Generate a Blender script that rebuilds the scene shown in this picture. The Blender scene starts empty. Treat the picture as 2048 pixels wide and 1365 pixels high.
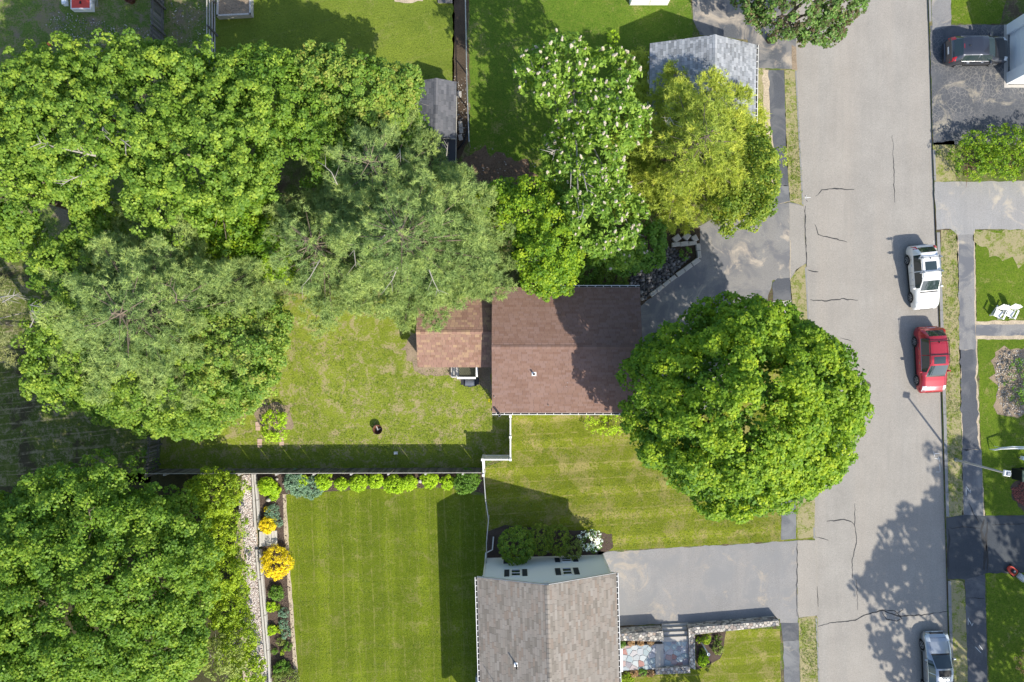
import bpy, bmesh, math, random
import numpy as np
from mathutils import Vector, Matrix, Euler, noise as mnoise

# ------------------------------------------------------------------ camera, sky, sun, exposure
S, H, CX, CY = 28.0, 48.8, 1024.0, 682.5     # px per metre on the ground in the photograph, camera height
scn = bpy.context.scene
COL = scn.collection
cd = bpy.data.cameras.new('camera'); cam = bpy.data.objects.new('camera', cd); COL.objects.link(cam)
cam.location = (0, 0, H); cam.rotation_euler = (0, 0, 0)
cd.sensor_width = 36; cd.lens = 36 * (S * H) / 2048.0; cd.clip_end = 3000; cd.clip_start = 0.5
scn.camera = cam
SUNV = Vector((0.69, -0.91, 1.0)).normalized()
w = bpy.data.worlds.new('World'); scn.world = w; w.use_nodes = True
wn = w.node_tree; bg = wn.nodes['Background']
sk = wn.nodes.new('ShaderNodeTexSky'); sk.sky_type = 'NISHITA'; sk.sun_disc = False
sk.sun_elevation = math.asin(SUNV.z); sk.sun_rotation = math.atan2(SUNV.x, SUNV.y)
wn.links.new(sk.outputs[0], bg.inputs[0]); bg.inputs[1].default_value = 0.15
sl = bpy.data.lights.new('sun', 'SUN'); so = bpy.data.objects.new('sun', sl); COL.objects.link(so)
sl.energy = 4.0; sl.angle = math.radians(0.53); sl.color = (1.0, 0.94, 0.82)
so.rotation_euler = SUNV.to_track_quat('Z', 'Y').to_euler(); so.location = (30, -40, 60)
vs = scn.view_settings
scn.display_settings.display_device = 'sRGB'; vs.view_transform = 'Standard'; vs.look = 'None'
vs.exposure = 0.76; vs.gamma = 1.0; vs.use_curve_mapping = False
scn.cycles.max_bounces = 6; scn.cycles.diffuse_bounces = 3; scn.cycles.transparent_max_bounces = 6
scn.cycles.transmission_bounces = 3; scn.cycles.glossy_bounces = 3

# ------------------------------------------------------------------ helpers
random.seed(7)
RNG = np.random.default_rng(11)
def P(px, py, h=0.0):
    k = (H - h) / H / S
    return Vector(((px - CX) * k, (CY - py) * k, h))
def wloc(o):
    v = Vector((0, 0, 0))
    while o is not None:
        v = v + o.location; o = o.parent
    return v
def tag(o, label=None, cat=None, group=None, kind=None):
    if label: o['label'] = label
    if cat: o['category'] = cat
    if group: o['group'] = group
    if kind: o['kind'] = kind
    return o
def empty(name, loc=(0, 0, 0), label=None, cat=None, group=None, kind=None, rz=0):
    o = bpy.data.objects.new(name, None); COL.objects.link(o); o.location = loc
    o.rotation_euler = (0, 0, rz); o.empty_display_size = 0.2
    return tag(o, label, cat, group, kind)
def link(name, me, parent=None, loc=None):
    o = bpy.data.objects.new(name, me); COL.objects.link(o)
    if parent is not None: o.parent = parent
    if loc is not None: o.location = loc
    return o

class MB:
    def __init__(s): s.v = []; s.f = []; s.m = []; s.r = []; s.cm = 0; s.cr = 0.5
    def add(s, vs_, fs):
        b = len(s.v); s.v.extend([tuple(v) for v in vs_])
        for f in fs: s.f.append([b + i for i in f]); s.m.append(s.cm); s.r.append(s.cr)
        return s
    def box(s, c, d, rz=0, M=None, bev=0.0):
        x, y, z = d[0] / 2, d[1] / 2, d[2] / 2
        if bev > 0:
            b = bev; vs_ = []
            for zz, xi, yi in ((-z, x, y), (z - b, x, y), (z, x - b, y - b)):
                vs_ += [(-xi, -yi, zz), (xi, -yi, zz), (xi, yi, zz), (-xi, yi, zz)]
            fs = [(3, 2, 1, 0), (8, 9, 10, 11)]
            for k in (0, 4):
                for i in range(4): fs.append((k + i, k + (i + 1) % 4, k + 4 + (i + 1) % 4, k + 4 + i))
        else:
            vs_ = [(-x, -y, -z), (x, -y, -z), (x, y, -z), (-x, y, -z), (-x, -y, z), (x, -y, z), (x, y, z), (-x, y, z)]
            fs = [(3, 2, 1, 0), (4, 5, 6, 7), (0, 1, 5, 4), (1, 2, 6, 5), (2, 3, 7, 6), (3, 0, 4, 7)]
        if M is None: M = Matrix.Rotation(rz, 4, 'Z')
        M = Matrix.Translation(Vector(c)) @ M.to_4x4()
        return s.add([M @ Vector(v) for v in vs_], fs)
    def prism(s, pts, z0, z1, cap=True):
        n = len(pts)
        vs_ = [(p[0], p[1], z0) for p in pts] + [(p[0], p[1], z1) for p in pts]
        fs = [(i, (i + 1) % n, n + (i + 1) % n, n + i) for i in range(n)]
        a = sum(pts[i][0] * pts[(i + 1) % n][1] - pts[(i + 1) % n][0] * pts[i][1] for i in range(n))
        if a < 0: fs = [tuple(reversed(f)) for f in fs]
        if cap:
            t = list(range(n, 2 * n)); fs.append(tuple(t if a > 0 else reversed(t)))
        return s.add(vs_, fs)
    def tube(s, path, rad, seg=6, cap=True):
        path = [Vector(p) for p in path]; n = len(path)
        if not hasattr(rad, '__len__'): rad = [rad] * n
        vs_ = []; up = Vector((0.13, 0.21, 1))
        for i, p in enumerate(path):
            t = (path[min(i + 1, n - 1)] - path[max(i - 1, 0)]).normalized()
            a = t.cross(up)
            if a.length < 1e-3: a = t.cross(Vector((1, 0, 0)))
            a.normalize(); b = a.cross(t)
            for k in range(seg):
                an = 2 * math.pi * k / seg
                vs_.append(p + (a * math.cos(an) + b * math.sin(an)) * rad[i])
        fs = []
        for i in range(n - 1):
            for k in range(seg):
                k2 = (k + 1) % seg
                fs.append((i * seg + k, i * seg + k2, (i + 1) * seg + k2, (i + 1) * seg + k))
        if cap: fs += [tuple(reversed(range(seg))), tuple(range((n - 1) * seg, n * seg))]
        return s.add(vs_, fs)
    def lathe(s, prof, c=(0, 0, 0), seg=16, axis='Z'):
        vs_ = []
        for r, z in prof:
            for k in range(seg):
                a = 2 * math.pi * k / seg
                v = (r * math.cos(a), r * math.sin(a), z)
                if axis == 'Y': v = (v[0], v[2], v[1])
                vs_.append((v[0] + c[0], v[1] + c[1], v[2] + c[2]))
        fs = []
        for i in range(len(prof) - 1):
            for k in range(seg):
                k2 = (k + 1) % seg
                f = (i * seg + k, i * seg + k2, (i + 1) * seg + k2, (i + 1) * seg + k)
                fs.append(f if axis == 'Z' else tuple(reversed(f)))
        return s.add(vs_, fs)
    def mesh(s, name, mats=None, off=None, smooth=False):
        me = bpy.data.meshes.new(name)
        v = s.v if off is None else [(a[0] - off[0], a[1] - off[1], a[2] - off[2]) for a in s.v]
        me.from_pydata(v, [], s.f)
        if mats is not None:
            for m_ in (mats if isinstance(mats, (list, tuple)) else [mats]): me.materials.append(m_)
        me.polygons.foreach_set('material_index', s.m)
        at = me.attributes.new('rnd', 'FLOAT', 'FACE'); at.data.foreach_set('value', s.r)
        if smooth: me.polygons.foreach_set('use_smooth', [True] * len(s.f))
        me.update(); return me
    def build(s, name, mats=None, parent=None, smooth=False, kind=None, label=None, cat=None, group=None, local=False):
        """vertices are in world space; the object keeps its parent's origin, or sits at its own base"""
        if parent is not None and not local: off = wloc(parent)
        elif parent is None and not local and s.v:
            a = np.array(s.v); off = (float(a[:, 0].mean()), float(a[:, 1].mean()), float(a[:, 2].min()))
        else: off = None
        me = s.mesh(name, mats, off, smooth)
        o = link(name, me, parent)
        if parent is None and off is not None: o.location = off
        return tag(o, label, cat, group, kind)

def np_mesh(name, V, F, rnd, mat):
    """V (n,3), F (m,k) all faces of k corners"""
    me = bpy.data.meshes.new(name); m, k = F.shape
    me.vertices.add(len(V)); me.vertices.foreach_set('co', V.astype(np.float32).ravel())
    me.loops.add(m * k); me.loops.foreach_set('vertex_index', F.astype(np.int32).ravel())
    me.polygons.add(m); me.polygons.foreach_set('loop_start', (np.arange(m) * k).astype(np.int32))
    me.polygons.foreach_set('loop_total', np.full(m, k, np.int32))
    at = me.attributes.new('rnd', 'FLOAT', 'FACE'); at.data.foreach_set('value', rnd.astype(np.float32))
    me.materials.append(mat); me.update(calc_edges=True); return me
def inpoly(x, y, poly):
    c = np.zeros(x.shape, bool); n = len(poly)
    for i in range(n):
        x0, y0 = poly[i][0], poly[i][1]; x1, y1 = poly[(i + 1) % n][0], poly[(i + 1) % n][1]
        if y0 == y1: continue
        t = ((y0 > y) != (y1 > y)) & (x < (x1 - x0) * (y - y0) / (y1 - y0) + x0)
        c ^= t
    return c

# ------------------------------------------------------------------ materials
class NT:
    def __init__(s, name):
        s.m = bpy.data.materials.new(name); s.m.use_nodes = True; s.t = s.m.node_tree
        s.t.nodes.clear(); s.out = s.t.nodes.new('ShaderNodeOutputMaterial')
        s.geo = s.t.nodes.new('ShaderNodeNewGeometry'); s.pos = s.geo.outputs['Position']
    def n(s, t, **kw):
        nd = s.t.nodes.new(t)
        for k, v in kw.items(): setattr(nd, k, v)
        return nd
    def set(s, sock, v):
        if isinstance(v, bpy.types.NodeSocket): s.t.links.new(v, sock)
        else:
            if isinstance(v, (tuple, list)) and len(v) == 3 and sock.type == 'RGBA': v = (*v, 1)
            sock.default_value = v
    def noise(s, sc, det=3, rough=.55, vec=None, dist=0, stretch=None):
        nd = s.n('ShaderNodeTexNoise'); vec = vec or s.pos
        if stretch: vec = s.vmul(vec, stretch)
        s.set(nd.inputs['Vector'], vec); nd.inputs['Scale'].default_value = sc
        nd.inputs['Detail'].default_value = det; nd.inputs['Roughness'].default_value = rough
        nd.inputs['Distortion'].default_value = dist
        return nd.outputs['Fac']
    def vmul(s, vec, v):
        nd = s.n('ShaderNodeVectorMath', operation='MULTIPLY'); s.set(nd.inputs[0], vec); nd.inputs[1].default_value = v
        return nd.outputs[0]
    def rot(s, vec, a):
        nd = s.n('ShaderNodeVectorRotate', rotation_type='Z_AXIS'); s.set(nd.inputs['Vector'], vec); nd.inputs['Angle'].default_value = a
        return nd.outputs[0]
    def voro(s, sc, feat='F1', vec=None, out='Distance'):
        nd = s.n('ShaderNodeTexVoronoi', feature=feat); s.set(nd.inputs['Vector'], vec or s.pos)
        nd.inputs['Scale'].default_value = sc; return nd.outputs[out]
    def ramp(s, f, st):
        nd = s.n('ShaderNodeValToRGB'); s.set(nd.inputs[0], f); el = nd.color_ramp.elements
        while len(el) < len(st): el.new(0.5)
        for e, (p, c) in zip(el, st):
            e.position = p
            if not isinstance(c, (tuple, list)): c = (c, c, c)
            e.color = (*c, 1) if len(c) == 3 else c
        return nd.outputs[0]
    def mix(s, f, a, b, mode='MIX'):
        nd = s.n('ShaderNodeMix', data_type='RGBA', blend_type=mode)
        s.set(nd.inputs[0], f); s.set(nd.inputs[6], a); s.set(nd.inputs[7], b); return nd.outputs[2]
    def math(s, op, a, b=0.5, c=None):
        nd = s.n('ShaderNodeMath', operation=op); s.set(nd.inputs[0], a); s.set(nd.inputs[1], b)
        if c is not None: s.set(nd.inputs[2], c)
        return nd.outputs[0]
    def attr(s, nm='rnd'):
        return s.n('ShaderNodeAttribute', attribute_name=nm).outputs['Fac']
    def sep(s, vec=None):
        nd = s.n('ShaderNodeSeparateXYZ'); s.set(nd.inputs[0], vec or s.pos); return nd.outputs
    def bump(s, h, st=.3, d=.02):
        nd = s.n('ShaderNodeBump'); s.set(nd.inputs['Height'], h); nd.inputs['Strength'].default_value = st
        nd.inputs['Distance'].default_value = d; return nd.outputs[0]
    def prin(s, col, rough=.85, bump=None, metal=0, spec=.3, coat=0, **kw):
        p = s.n('ShaderNodeBsdfPrincipled'); s.set(p.inputs['Base Color'], col); s.set(p.inputs['Roughness'], rough)
        p.inputs['Metallic'].default_value = metal; p.inputs['Specular IOR Level'].default_value = spec
        p.inputs['Coat Weight'].default_value = coat; p.inputs['Coat Roughness'].default_value = .05
        for k, v in kw.items(): s.set(p.inputs[k], v)
        if bump is not None: s.t.links.new(bump, p.inputs['Normal'])
        s.t.links.new(p.outputs[0], s.out.inputs[0]); return s.m
def sc3(c, k): return tuple(x * k for x in c)

def simple(name, col, rough=.7, var=.15, nsc=4, metal=0, spec=.3, coat=0, fine=60, use_rnd=0.0, bump=.15):
    t = NT(name)
    c = t.mix(t.noise(nsc, 4), sc3(col, 1 - var), sc3(col, 1 + var))
    c = t.mix(t.math('MULTIPLY', t.noise(fine, 2), .35), c, sc3(col, 1 - 2 * var))
    if use_rnd: c = t.mix(1.0, c, t.ramp(t.attr(), [(0, 1 - use_rnd), (1, 1 + use_rnd * .6)]), 'MULTIPLY')
    return t.prin(c, rough, t.bump(t.noise(fine, 3), bump, .01), metal, spec, coat)

def lawn(name, g1, g2, dry, dryamt=.5, drysc=1.2, soil=None, soilamt=0, stripes=None, lines=None, clump=.5):
    """g1 dark green, g2 light green, dry straw colour; dryamt 0..1; stripes (angle, freq, strength)"""
    t = NT(name)
    big = t.noise(.18, 4, .6); mid = t.noise(1.1, 5, .6, dist=.4); fine = t.noise(9, 5, .8); vf = t.noise(20, 3, .85)
    c = t.mix(t.ramp(mid, [(.32, 0), (.68, 1)]), g1, g2)
    c = t.mix(t.ramp(fine, [(.36, 0), (.64, .8)]), c, sc3(g2, 1.45))
    c = t.mix(t.ramp(fine, [(.33, .7), (.48, 0)]), c, sc3(g1, .5))
    c = t.mix(t.ramp(vf, [(.34, .65), (.5, 0)]), c, sc3(g1, .6)); c = t.mix(t.ramp(vf, [(.52, 0), (.7, .55)]), c, sc3(g2, 1.5))
    c = t.mix(t.ramp(big, [(.35, .45), (.62, 0)]), c, sc3(g1, .8))
    c = t.mix(t.ramp(t.noise(3.2, 4, .65), [(.52, 0), (.68, .4)]), c, (dry[0] * .75, dry[1] * .85, dry[2] * .5))
    d = t.math('ADD', t.math('MULTIPLY', t.noise(drysc, 6, .68, dist=.6), .62), t.math('MULTIPLY', t.noise(7, 4, .7), .38))
    e = .60 - .22 * dryamt
    c = t.mix(t.ramp(d, [(e, 0), (e + .09, .85)]), c, t.mix(vf, sc3(dry, .7), sc3(dry, 1.2)))
    if soil:
        e = .66 - .3 * soilamt
        c = t.mix(t.ramp(t.noise(.5, 6, .7, dist=.5), [(e, 0), (e + .08, .92)]), c, t.mix(t.noise(14, 4, .7), sc3(soil, .6), sc3(soil, 1.35)))
    for st in (stripes or []):
        v = t.sep(t.rot(t.pos, st[0]))[0]
        sn = t.math('SINE', t.math('ADD', t.math('MULTIPLY', v, st[1] * 2 * math.pi), t.math('MULTIPLY', t.noise(.6, 2), 1.6)))
        c = t.mix(t.ramp(sn, [(.3, st[2]), (.7, 0)]), c, sc3(g1, .75))
    for st in (lines or []):
        v = t.sep(t.rot(t.pos, st[0]))[0]
        sn = t.math('SINE', t.math('ADD', t.math('MULTIPLY', v, st[1] * 2 * math.pi), t.math('MULTIPLY', t.noise(.35, 3), 2.2)))
        f = t.math('MULTIPLY', t.ramp(sn, [(.93, 0), (.99, 1)]), t.ramp(t.noise(1.6, 4, .7), [(.42, 0), (.6, st[2])]))
        c = t.mix(f, c, dry)
    h = t.math('ADD', t.math('MULTIPLY', fine, 1.2), vf)
    return t.prin(c, .9, t.bump(h, .9, .05), spec=.12)

def asphalt(name, col, stain=None, stamt=.3, patch=None, crackle=0, speck=.25, brush=0):
    t = NT(name)
    c = t.mix(t.ramp(t.noise(.5, 5, .6), [(.3, 0), (.7, 1)]), sc3(col, .9), sc3(col, 1.1))
    v = t.noise(45, 2, .9)
    c = t.mix(t.ramp(v, [(.35, speck), (.52, 0)]), c, sc3(col, .45))
    c = t.mix(t.ramp(v, [(.56, 0), (.75, speck)]), c, sc3(col, 1.8))
    c = t.mix(t.ramp(t.noise(.16, 3, .5, stretch=(3.2, .25, 1)), [(.4, 0), (.62, .35)]), c, sc3((col[0] * 1.06, col[1] * .99, col[2] * .92), 1.1))
    c = t.mix(t.ramp(t.noise(.5, 4, .6, stretch=(2.5, .3, 1)), [(.53, 0), (.68, .3)]), c, sc3(col, .8))
    c = t.mix(t.ramp(t.noise(11, 4, .85), [(.34, .6), (.5, 0)]), c, sc3(col, .62)); c = t.mix(t.ramp(t.noise(13, 3, .85), [(.5, 0), (.66, .5)]), c, sc3(col, 1.32))
    c = t.mix(t.ramp(t.noise(1.4, 5, .7, stretch=(2.2, .16, 1)), [(.5, 0), (.7, .3)]), c, sc3(col, .82))
    if patch: c = t.mix(t.ramp(t.noise(.55, 5, .62, dist=.8), [(.47, 0), (.60, .85)]), c, patch)
    if stain: c = t.mix(t.ramp(t.noise(.42, 6, .65, dist=1.1), [(.60 - .2 * stamt, 0), (.70 - .1 * stamt, .9)]), c, t.mix(t.noise(5, 4), sc3(stain, .75), sc3(stain, 1.2)))
    if crackle:
        cr = t.voro(5.5, 'DISTANCE_TO_EDGE', t.mix(.3, t.pos, t.n('ShaderNodeTexNoise').outputs['Color']))
        f = t.math('MULTIPLY', t.ramp(cr, [(.02, 1), (.07, 0)]), t.ramp(t.noise(.4, 3), [(.35, .1), (.6, 1)]))
        c = t.mix(t.math('MULTIPLY', f, crackle), c, (.42, .38, .33))
    return t.prin(c, .92, t.bump(v, .35, .012), spec=.2)

def soilm(name, col, chip=.5, sc=22):
    t = NT(name)
    c = t.mix(t.ramp(t.noise(sc, 5, .8), [(.3, 0), (.7, 1)]), sc3(col, .45), sc3(col, 1.5))
    c = t.mix(t.ramp(t.noise(1.2, 4), [(.45, 0), (.65, .5)]), c, sc3(col, 1.5))
    return t.prin(c, .95, t.bump(t.noise(sc, 4, .8), .8, .04), spec=.1)

LEAF = 1.85
def leafm(name, stops, trans=.35, rough=.6, gl=.018, tr_tint=(1.25, 1.15, .4), var=.0):
    """stops: colours over the leaf's own random value"""
    t = NT(name)
    n = len(stops)
    c = t.ramp(t.attr(), [(i / (n - 1) if n > 1 else 0, sc3(s_, LEAF)) for i, s_ in enumerate(stops)])
    c = t.mix(t.ramp(t.noise(.55, 3), [(.35, .0), (.65, 1)]), t.mix(1.0, c, (.80, .86, .9), 'MULTIPLY'), c)
    d = t.n('ShaderNodeBsdfDiffuse'); t.set(d.inputs[0], c)
    tr = t.n('ShaderNodeBsdfTranslucent'); t.set(tr.inputs[0], t.mix(1.0, c, tr_tint, 'MULTIPLY'))
    m1 = t.n('ShaderNodeMixShader'); m1.inputs[0].default_value = trans
    t.t.links.new(d.outputs[0], m1.inputs[1]); t.t.links.new(tr.outputs[0], m1.inputs[2])
    g = t.n('ShaderNodeBsdfGlossy'); g.inputs['Roughness'].default_value = rough; g.inputs[0].default_value = (.9, .95, 1, 1)
    m2 = t.n('ShaderNodeMixShader'); m2.inputs[0].default_value = gl
    t.t.links.new(m1.outputs[0], m2.inputs[1]); t.t.links.new(g.outputs[0], m2.inputs[2])
    t.t.links.new(m2.outputs[0], t.out.inputs[0]); return t.m

def ramped(name, stops, rough=.85, fine=50, amt=.3, bump=.2, spec=.2, lum=None):
    """colour picked by each piece's own value"""
    t = NT(name); n = len(stops)
    c = t.ramp(t.attr(), [(i / (n - 1), s_) for i, s_ in enumerate(stops)])
    v = t.noise(fine, 3, .8)
    c = t.mix(t.ramp(v, [(.35, amt), (.55, 0)]), c, t.mix(1.0, c, (.5, .5, .5), 'MULTIPLY'))
    c = t.mix(t.ramp(t.noise(.5, 4, .6), [(.4, 0), (.7, .35)]), c, t.mix(1.0, c, lum or (.75, .75, .78), 'MULTIPLY'))
    return t.prin(c, rough, t.bump(v, bump, .01), spec=spec)

def glassm(name='window_glass', col=(.02, .03, .035), rough=.04):
    t = NT(name)
    return t.prin(col, rough, spec=.8, coat=.3)

M = {}
M['road'] = asphalt('road_asphalt', (.29, .27, .243), speck=.3)
M['drive_w'] = asphalt('driveway_grey', (.24, .233, .228), stain=(.36, .31, .25), stamt=.1, patch=(.212, .21, .21), speck=.3)
M['drive_mid'] = asphalt('driveway_worn', (.215, .208, .2), stain=(.42, .36, .29), stamt=.15, patch=(.14, .14, .15), speck=.3)
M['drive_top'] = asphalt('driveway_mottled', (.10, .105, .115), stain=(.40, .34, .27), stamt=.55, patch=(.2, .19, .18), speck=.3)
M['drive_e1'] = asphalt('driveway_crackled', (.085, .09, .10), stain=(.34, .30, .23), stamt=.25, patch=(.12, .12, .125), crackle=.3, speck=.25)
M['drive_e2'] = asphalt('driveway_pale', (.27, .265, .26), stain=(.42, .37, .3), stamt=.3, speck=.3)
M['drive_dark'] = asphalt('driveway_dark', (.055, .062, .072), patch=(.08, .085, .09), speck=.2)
M['walk'] = asphalt('pavement_asphalt', (.13, .135, .145), patch=(.20, .2, .2), stain=(.36, .32, .26), stamt=-.05, speck=.25)
M['walk_e'] = asphalt('pavement_patched', (.22, .215, .21), patch=(.12, .125, .14), stain=(.40, .35, .28), stamt=.05, speck=.25)
M['walk_dk'] = asphalt('pavement_dark', (.085, .09, .102), patch=(.14, .14, .145), speck=.25)
M['tar'] = simple('crack_tar', (.035, .035, .037), .8, .2)
M['kerb'] = simple('kerb_granite', (.24, .235, .23), .85, .2)
M['paint'] = simple('chalk_paint', (.7, .7, .68), .8, .1)
M['dirt'] = soilm('bare_dirt', (.24, .185, .13), sc=12)
M['dirtd'] = soilm('dark_soil', (.075, .055, .038), sc=14)
M['mulch'] = soilm('bark_mulch', (.085, .062, .05))
M['sand'] = soilm('edge_sand', (.40, .33, .24), sc=12)
M['yard'] = lawn('rough_yard_grass', (.055, .085, .018), (.12, .16, .035), (.25, .20, .12), .5, 1.0, (.10, .07, .05), .5)
M['g_back'] = lawn('scraggly_lawn', (.115, .165, .016), (.225, .265, .03), (.38, .31, .17), .46, 1.3, (.36, .27, .19), .12)
M['g_front'] = lawn('front_lawn_grass', (.105, .14, .010), (.205, .232, .018), (.34, .28, .11), .5, .7, stripes=[(1.5, .55, .35)], lines=[(1.52, .9, .5)])
M['g_white'] = lawn('mown_lawn_grass', (.084, .126, .008), (.165, .205, .013), (.27, .25, .08), .3, .8, stripes=[(-.03, .42, .3), (1.54, .3, .15)], lines=[(-.03, .95, .38), (-.05, 1.47, .3), (1.52, .61, .16)])
M['g_top'] = lawn('smooth_lawn_grass', (.092, .14, .018), (.17, .215, .026), (.24, .25, .07), .2, .6, lines=[(1.3, .7, .25)])
M['g_topm'] = lawn('deep_lawn_grass', (.06, .125, .012), (.12, .185, .02), (.28, .26, .09), .3, .45, (.20, .14, .09), .0)
M['g_tl'] = lawn('bare_yard_grass', (.065, .12, .022), (.13, .19, .035), (.27, .22, .13), .55, .8, (.23, .19, .13), .38)
M['g_field'] = lawn('straw_field', (.05, .078, .014), (.095, .12, .022), (.27, .23, .14), .45, 1.5, (.06, .048, .028), .4, lines=[(1.47, .9, .9), (1.47, 1.37, .7)])
M['g_verge'] = lawn('verge_grass', (.10, .14, .022), (.19, .22, .04), (.38, .32, .19), .78, 1.6, (.30, .23, .15), .12)
M['g_east'] = lawn('east_lawn_grass', (.055, .11, .008), (.125, .18, .014), (.26, .24, .08), .25, .8)
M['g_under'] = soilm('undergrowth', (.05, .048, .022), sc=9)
M['redsoil'] = soilm('reddish_soil', (.15, .10, .068), sc=8)
M['brownroof'] = ramped('brown_shingle', [(.20, .118, .088), (.222, .136, .104), (.242, .152, .120), (.24, .155, .128), (.21, .125, .095)], .92, amt=.35)
M['addroof'] = ramped('orange_brown_shingle', [(.24, .14, .10), (.27, .16, .122), (.30, .182, .138), (.36, .24, .15), (.26, .16, .125)], .92, amt=.3)
M['whiteroof'] = ramped('taupe_shingle', [(.17, .15, .128), (.21, .186, .158), (.235, .21, .182), (.26, .234, .205), (.22, .178, .145), (.275, .25, .222)], .92, amt=.25)
M['greyroof'] = ramped('blue_grey_shingle', [(.18, .19, .205), (.235, .25, .27), (.29, .305, .33), (.37, .385, .41), (.26, .27, .29)], .9, amt=.25)
M['shedroof'] = ramped('charcoal_shingle', [(.085, .088, .1), (.115, .118, .13), (.15, .15, .165), (.13, .13, .14)], .92, amt=.25)
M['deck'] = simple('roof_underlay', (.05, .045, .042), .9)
M['white'] = simple('white_paint', (.78, .78, .77), .5, .04)
M['vinyl'] = simple('white_vinyl', (.80, .79, .76), .45, .04, bump=.03)
M['siding'] = simple('pale_siding', (.72, .755, .78), .55, .03, bump=.03)  # faint blue is skylit shade put into the wall colour
M['cream'] = simple('cream_siding', (.62, .60, .55), .6, .05)
M['shutter'] = simple('dark_shutter', (.035, .042, .05), .6, .1)
M['glass'] = glassm()
M['metal'] = simple('galvanised_metal', (.5, .5, .49), .4, .1, metal=.7)
M['pole'] = simple('weathered_pole', (.42, .40, .36), .6, .15)
M['greywood'] = simple('weathered_grey_wood', (.15, .145, .14), .9, .25, use_rnd=.4, fine=30)
M['palewood'] = simple('pale_timber', (.50, .47, .43), .85, .15, use_rnd=.25, fine=20)
M['bark'] = simple('bark', (.17, .135, .10), .95, .3, fine=25, bump=.6)
M['barkg'] = simple('grey_bark', (.36, .33, .29), .95, .25, fine=25, bump=.6)
M['black'] = simple('black_plastic', (.018, .018, .02), .45, .2)
M['steel'] = simple('grey_steel', (.30, .32, .34), .35, .1, metal=.6)
M['rust'] = simple('rusty_iron', (.14, .06, .035), .85, .3)
M['red'] = simple('red_paint', (.62, .07, .045), .5, .08)
M['concrete'] = simple('concrete', (.42, .39, .35), .9, .15)
M['brickp'] = simple('pink_paver', (.48, .34, .27), .9, .12)
M['rock'] = ramped('dark_rock', [(.06, .058, .06), (.12, .115, .115), (.19, .18, .18), (.13, .11, .095), (.28, .26, .25)], .85, 20, .3)
M['wallstone'] = ramped('mosaic_stone', [(.10, .10, .10), (.26, .25, .23), (.48, .44, .38), (.60, .55, .48), (.34, .27, .22), (.20, .21, .23)], .85, 20, .25)
M['mortar'] = simple('mortar', (.16, .15, .14), .95, .2)
M['flag'] = ramped('flagstone', [(.27, .33, .34), (.36, .41, .42), (.24, .29, .33), (.42, .43, .44), (.34, .17, .14), (.40, .40, .42), (.17, .15, .18), (.44, .47, .47)], .8, 16, .2)
M['grout'] = simple('pale_grout', (.50, .48, .46), .9, .1)
M['pebble'] = ramped('pebble', [(.28, .22, .20), (.50, .43, .38), (.62, .56, .52), (.70, .66, .62), (.40, .30, .26), (.55, .50, .50)], .8, 20, .15)
M['pebbled'] = ramped('dark_pebble', [(.08, .08, .09), (.16, .16, .17), (.25, .25, .26)], .8, 20, .2)
# ------------------------------------------------------------------ ground, road, lawns
def edgepts(pts, step=.28, jit=.05, seed=1, px=True, h=0.0):
    """closed outline, subdivided and roughened"""
    W = [P(a, b, h) if px else Vector((a, b, 0)) for a, b in pts]; out = []
    for i, a in enumerate(W):
        b = W[(i + 1) % len(W)]; d = b - a; L = d.length; n = max(1, int(L / step)) if jit else 1
        nr = Vector((-d.y, d.x, 0)).normalized() if L > 0 else Vector((0, 0, 0))
        for k in range(n):
            p = a + d * (k / n)
            if jit and k: p = p + nr * jit * (2.2 * mnoise.noise(Vector((p.x * 1.7, p.y * 1.7, seed))) + 1.2 * mnoise.noise(Vector((p.x * 6, p.y * 6, seed + 9))))
            out.append((p.x, p.y))
    return out
def sheet(name, pts, z, mat, jit=.05, px=True, kind='structure', parent=None, thick=0, seed=1, **kw):
    W = edgepts(pts, jit=jit, px=px, seed=seed)
    bm = bmesh.new(); vs_ = [bm.verts.new((x, y, 0)) for x, y in W]
    f = bm.faces.new(vs_)
    if f.normal.z < 0: f.normal_flip()
    bmesh.ops.triangulate(bm, faces=[f])
    for f in bm.faces:
        f.normal_update()
        if f.normal.z < 0: f.normal_flip()
    if thick:
        ed = [e for e in bm.edges if e.is_boundary]
        r = bmesh.ops.extrude_edge_only(bm, edges=ed)
        for g in r['geom']:
            if isinstance(g, bmesh.types.BMVert): g.co.z -= thick
    me = bpy.data.meshes.new(name); bm.to_mesh(me); bm.free(); me.materials.append(mat)
    o = link(name, me, parent, Vector((0, 0, z)) - (wloc(parent) if parent is not None else Vector((0, 0, 0))))
    return tag(o, kind=kind, **kw)
def strip_pts(line, wl, wr=None):
    """polyline in px with half-width -> closed outline in px"""
    wr = wl if wr is None else wr; L = []; R = []
    for i, p in enumerate(line):
        a = line[max(i - 1, 0)]; b = line[min(i + 1, len(line) - 1)]
        d = Vector((b[0] - a[0], b[1] - a[1])).normalized()
        L.append((p[0] - d.y * wl, p[1] + d.x * wl)); R.append((p[0] + d.y * wr, p[1] - d.x * wr))
    return L + R[::-1]

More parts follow.
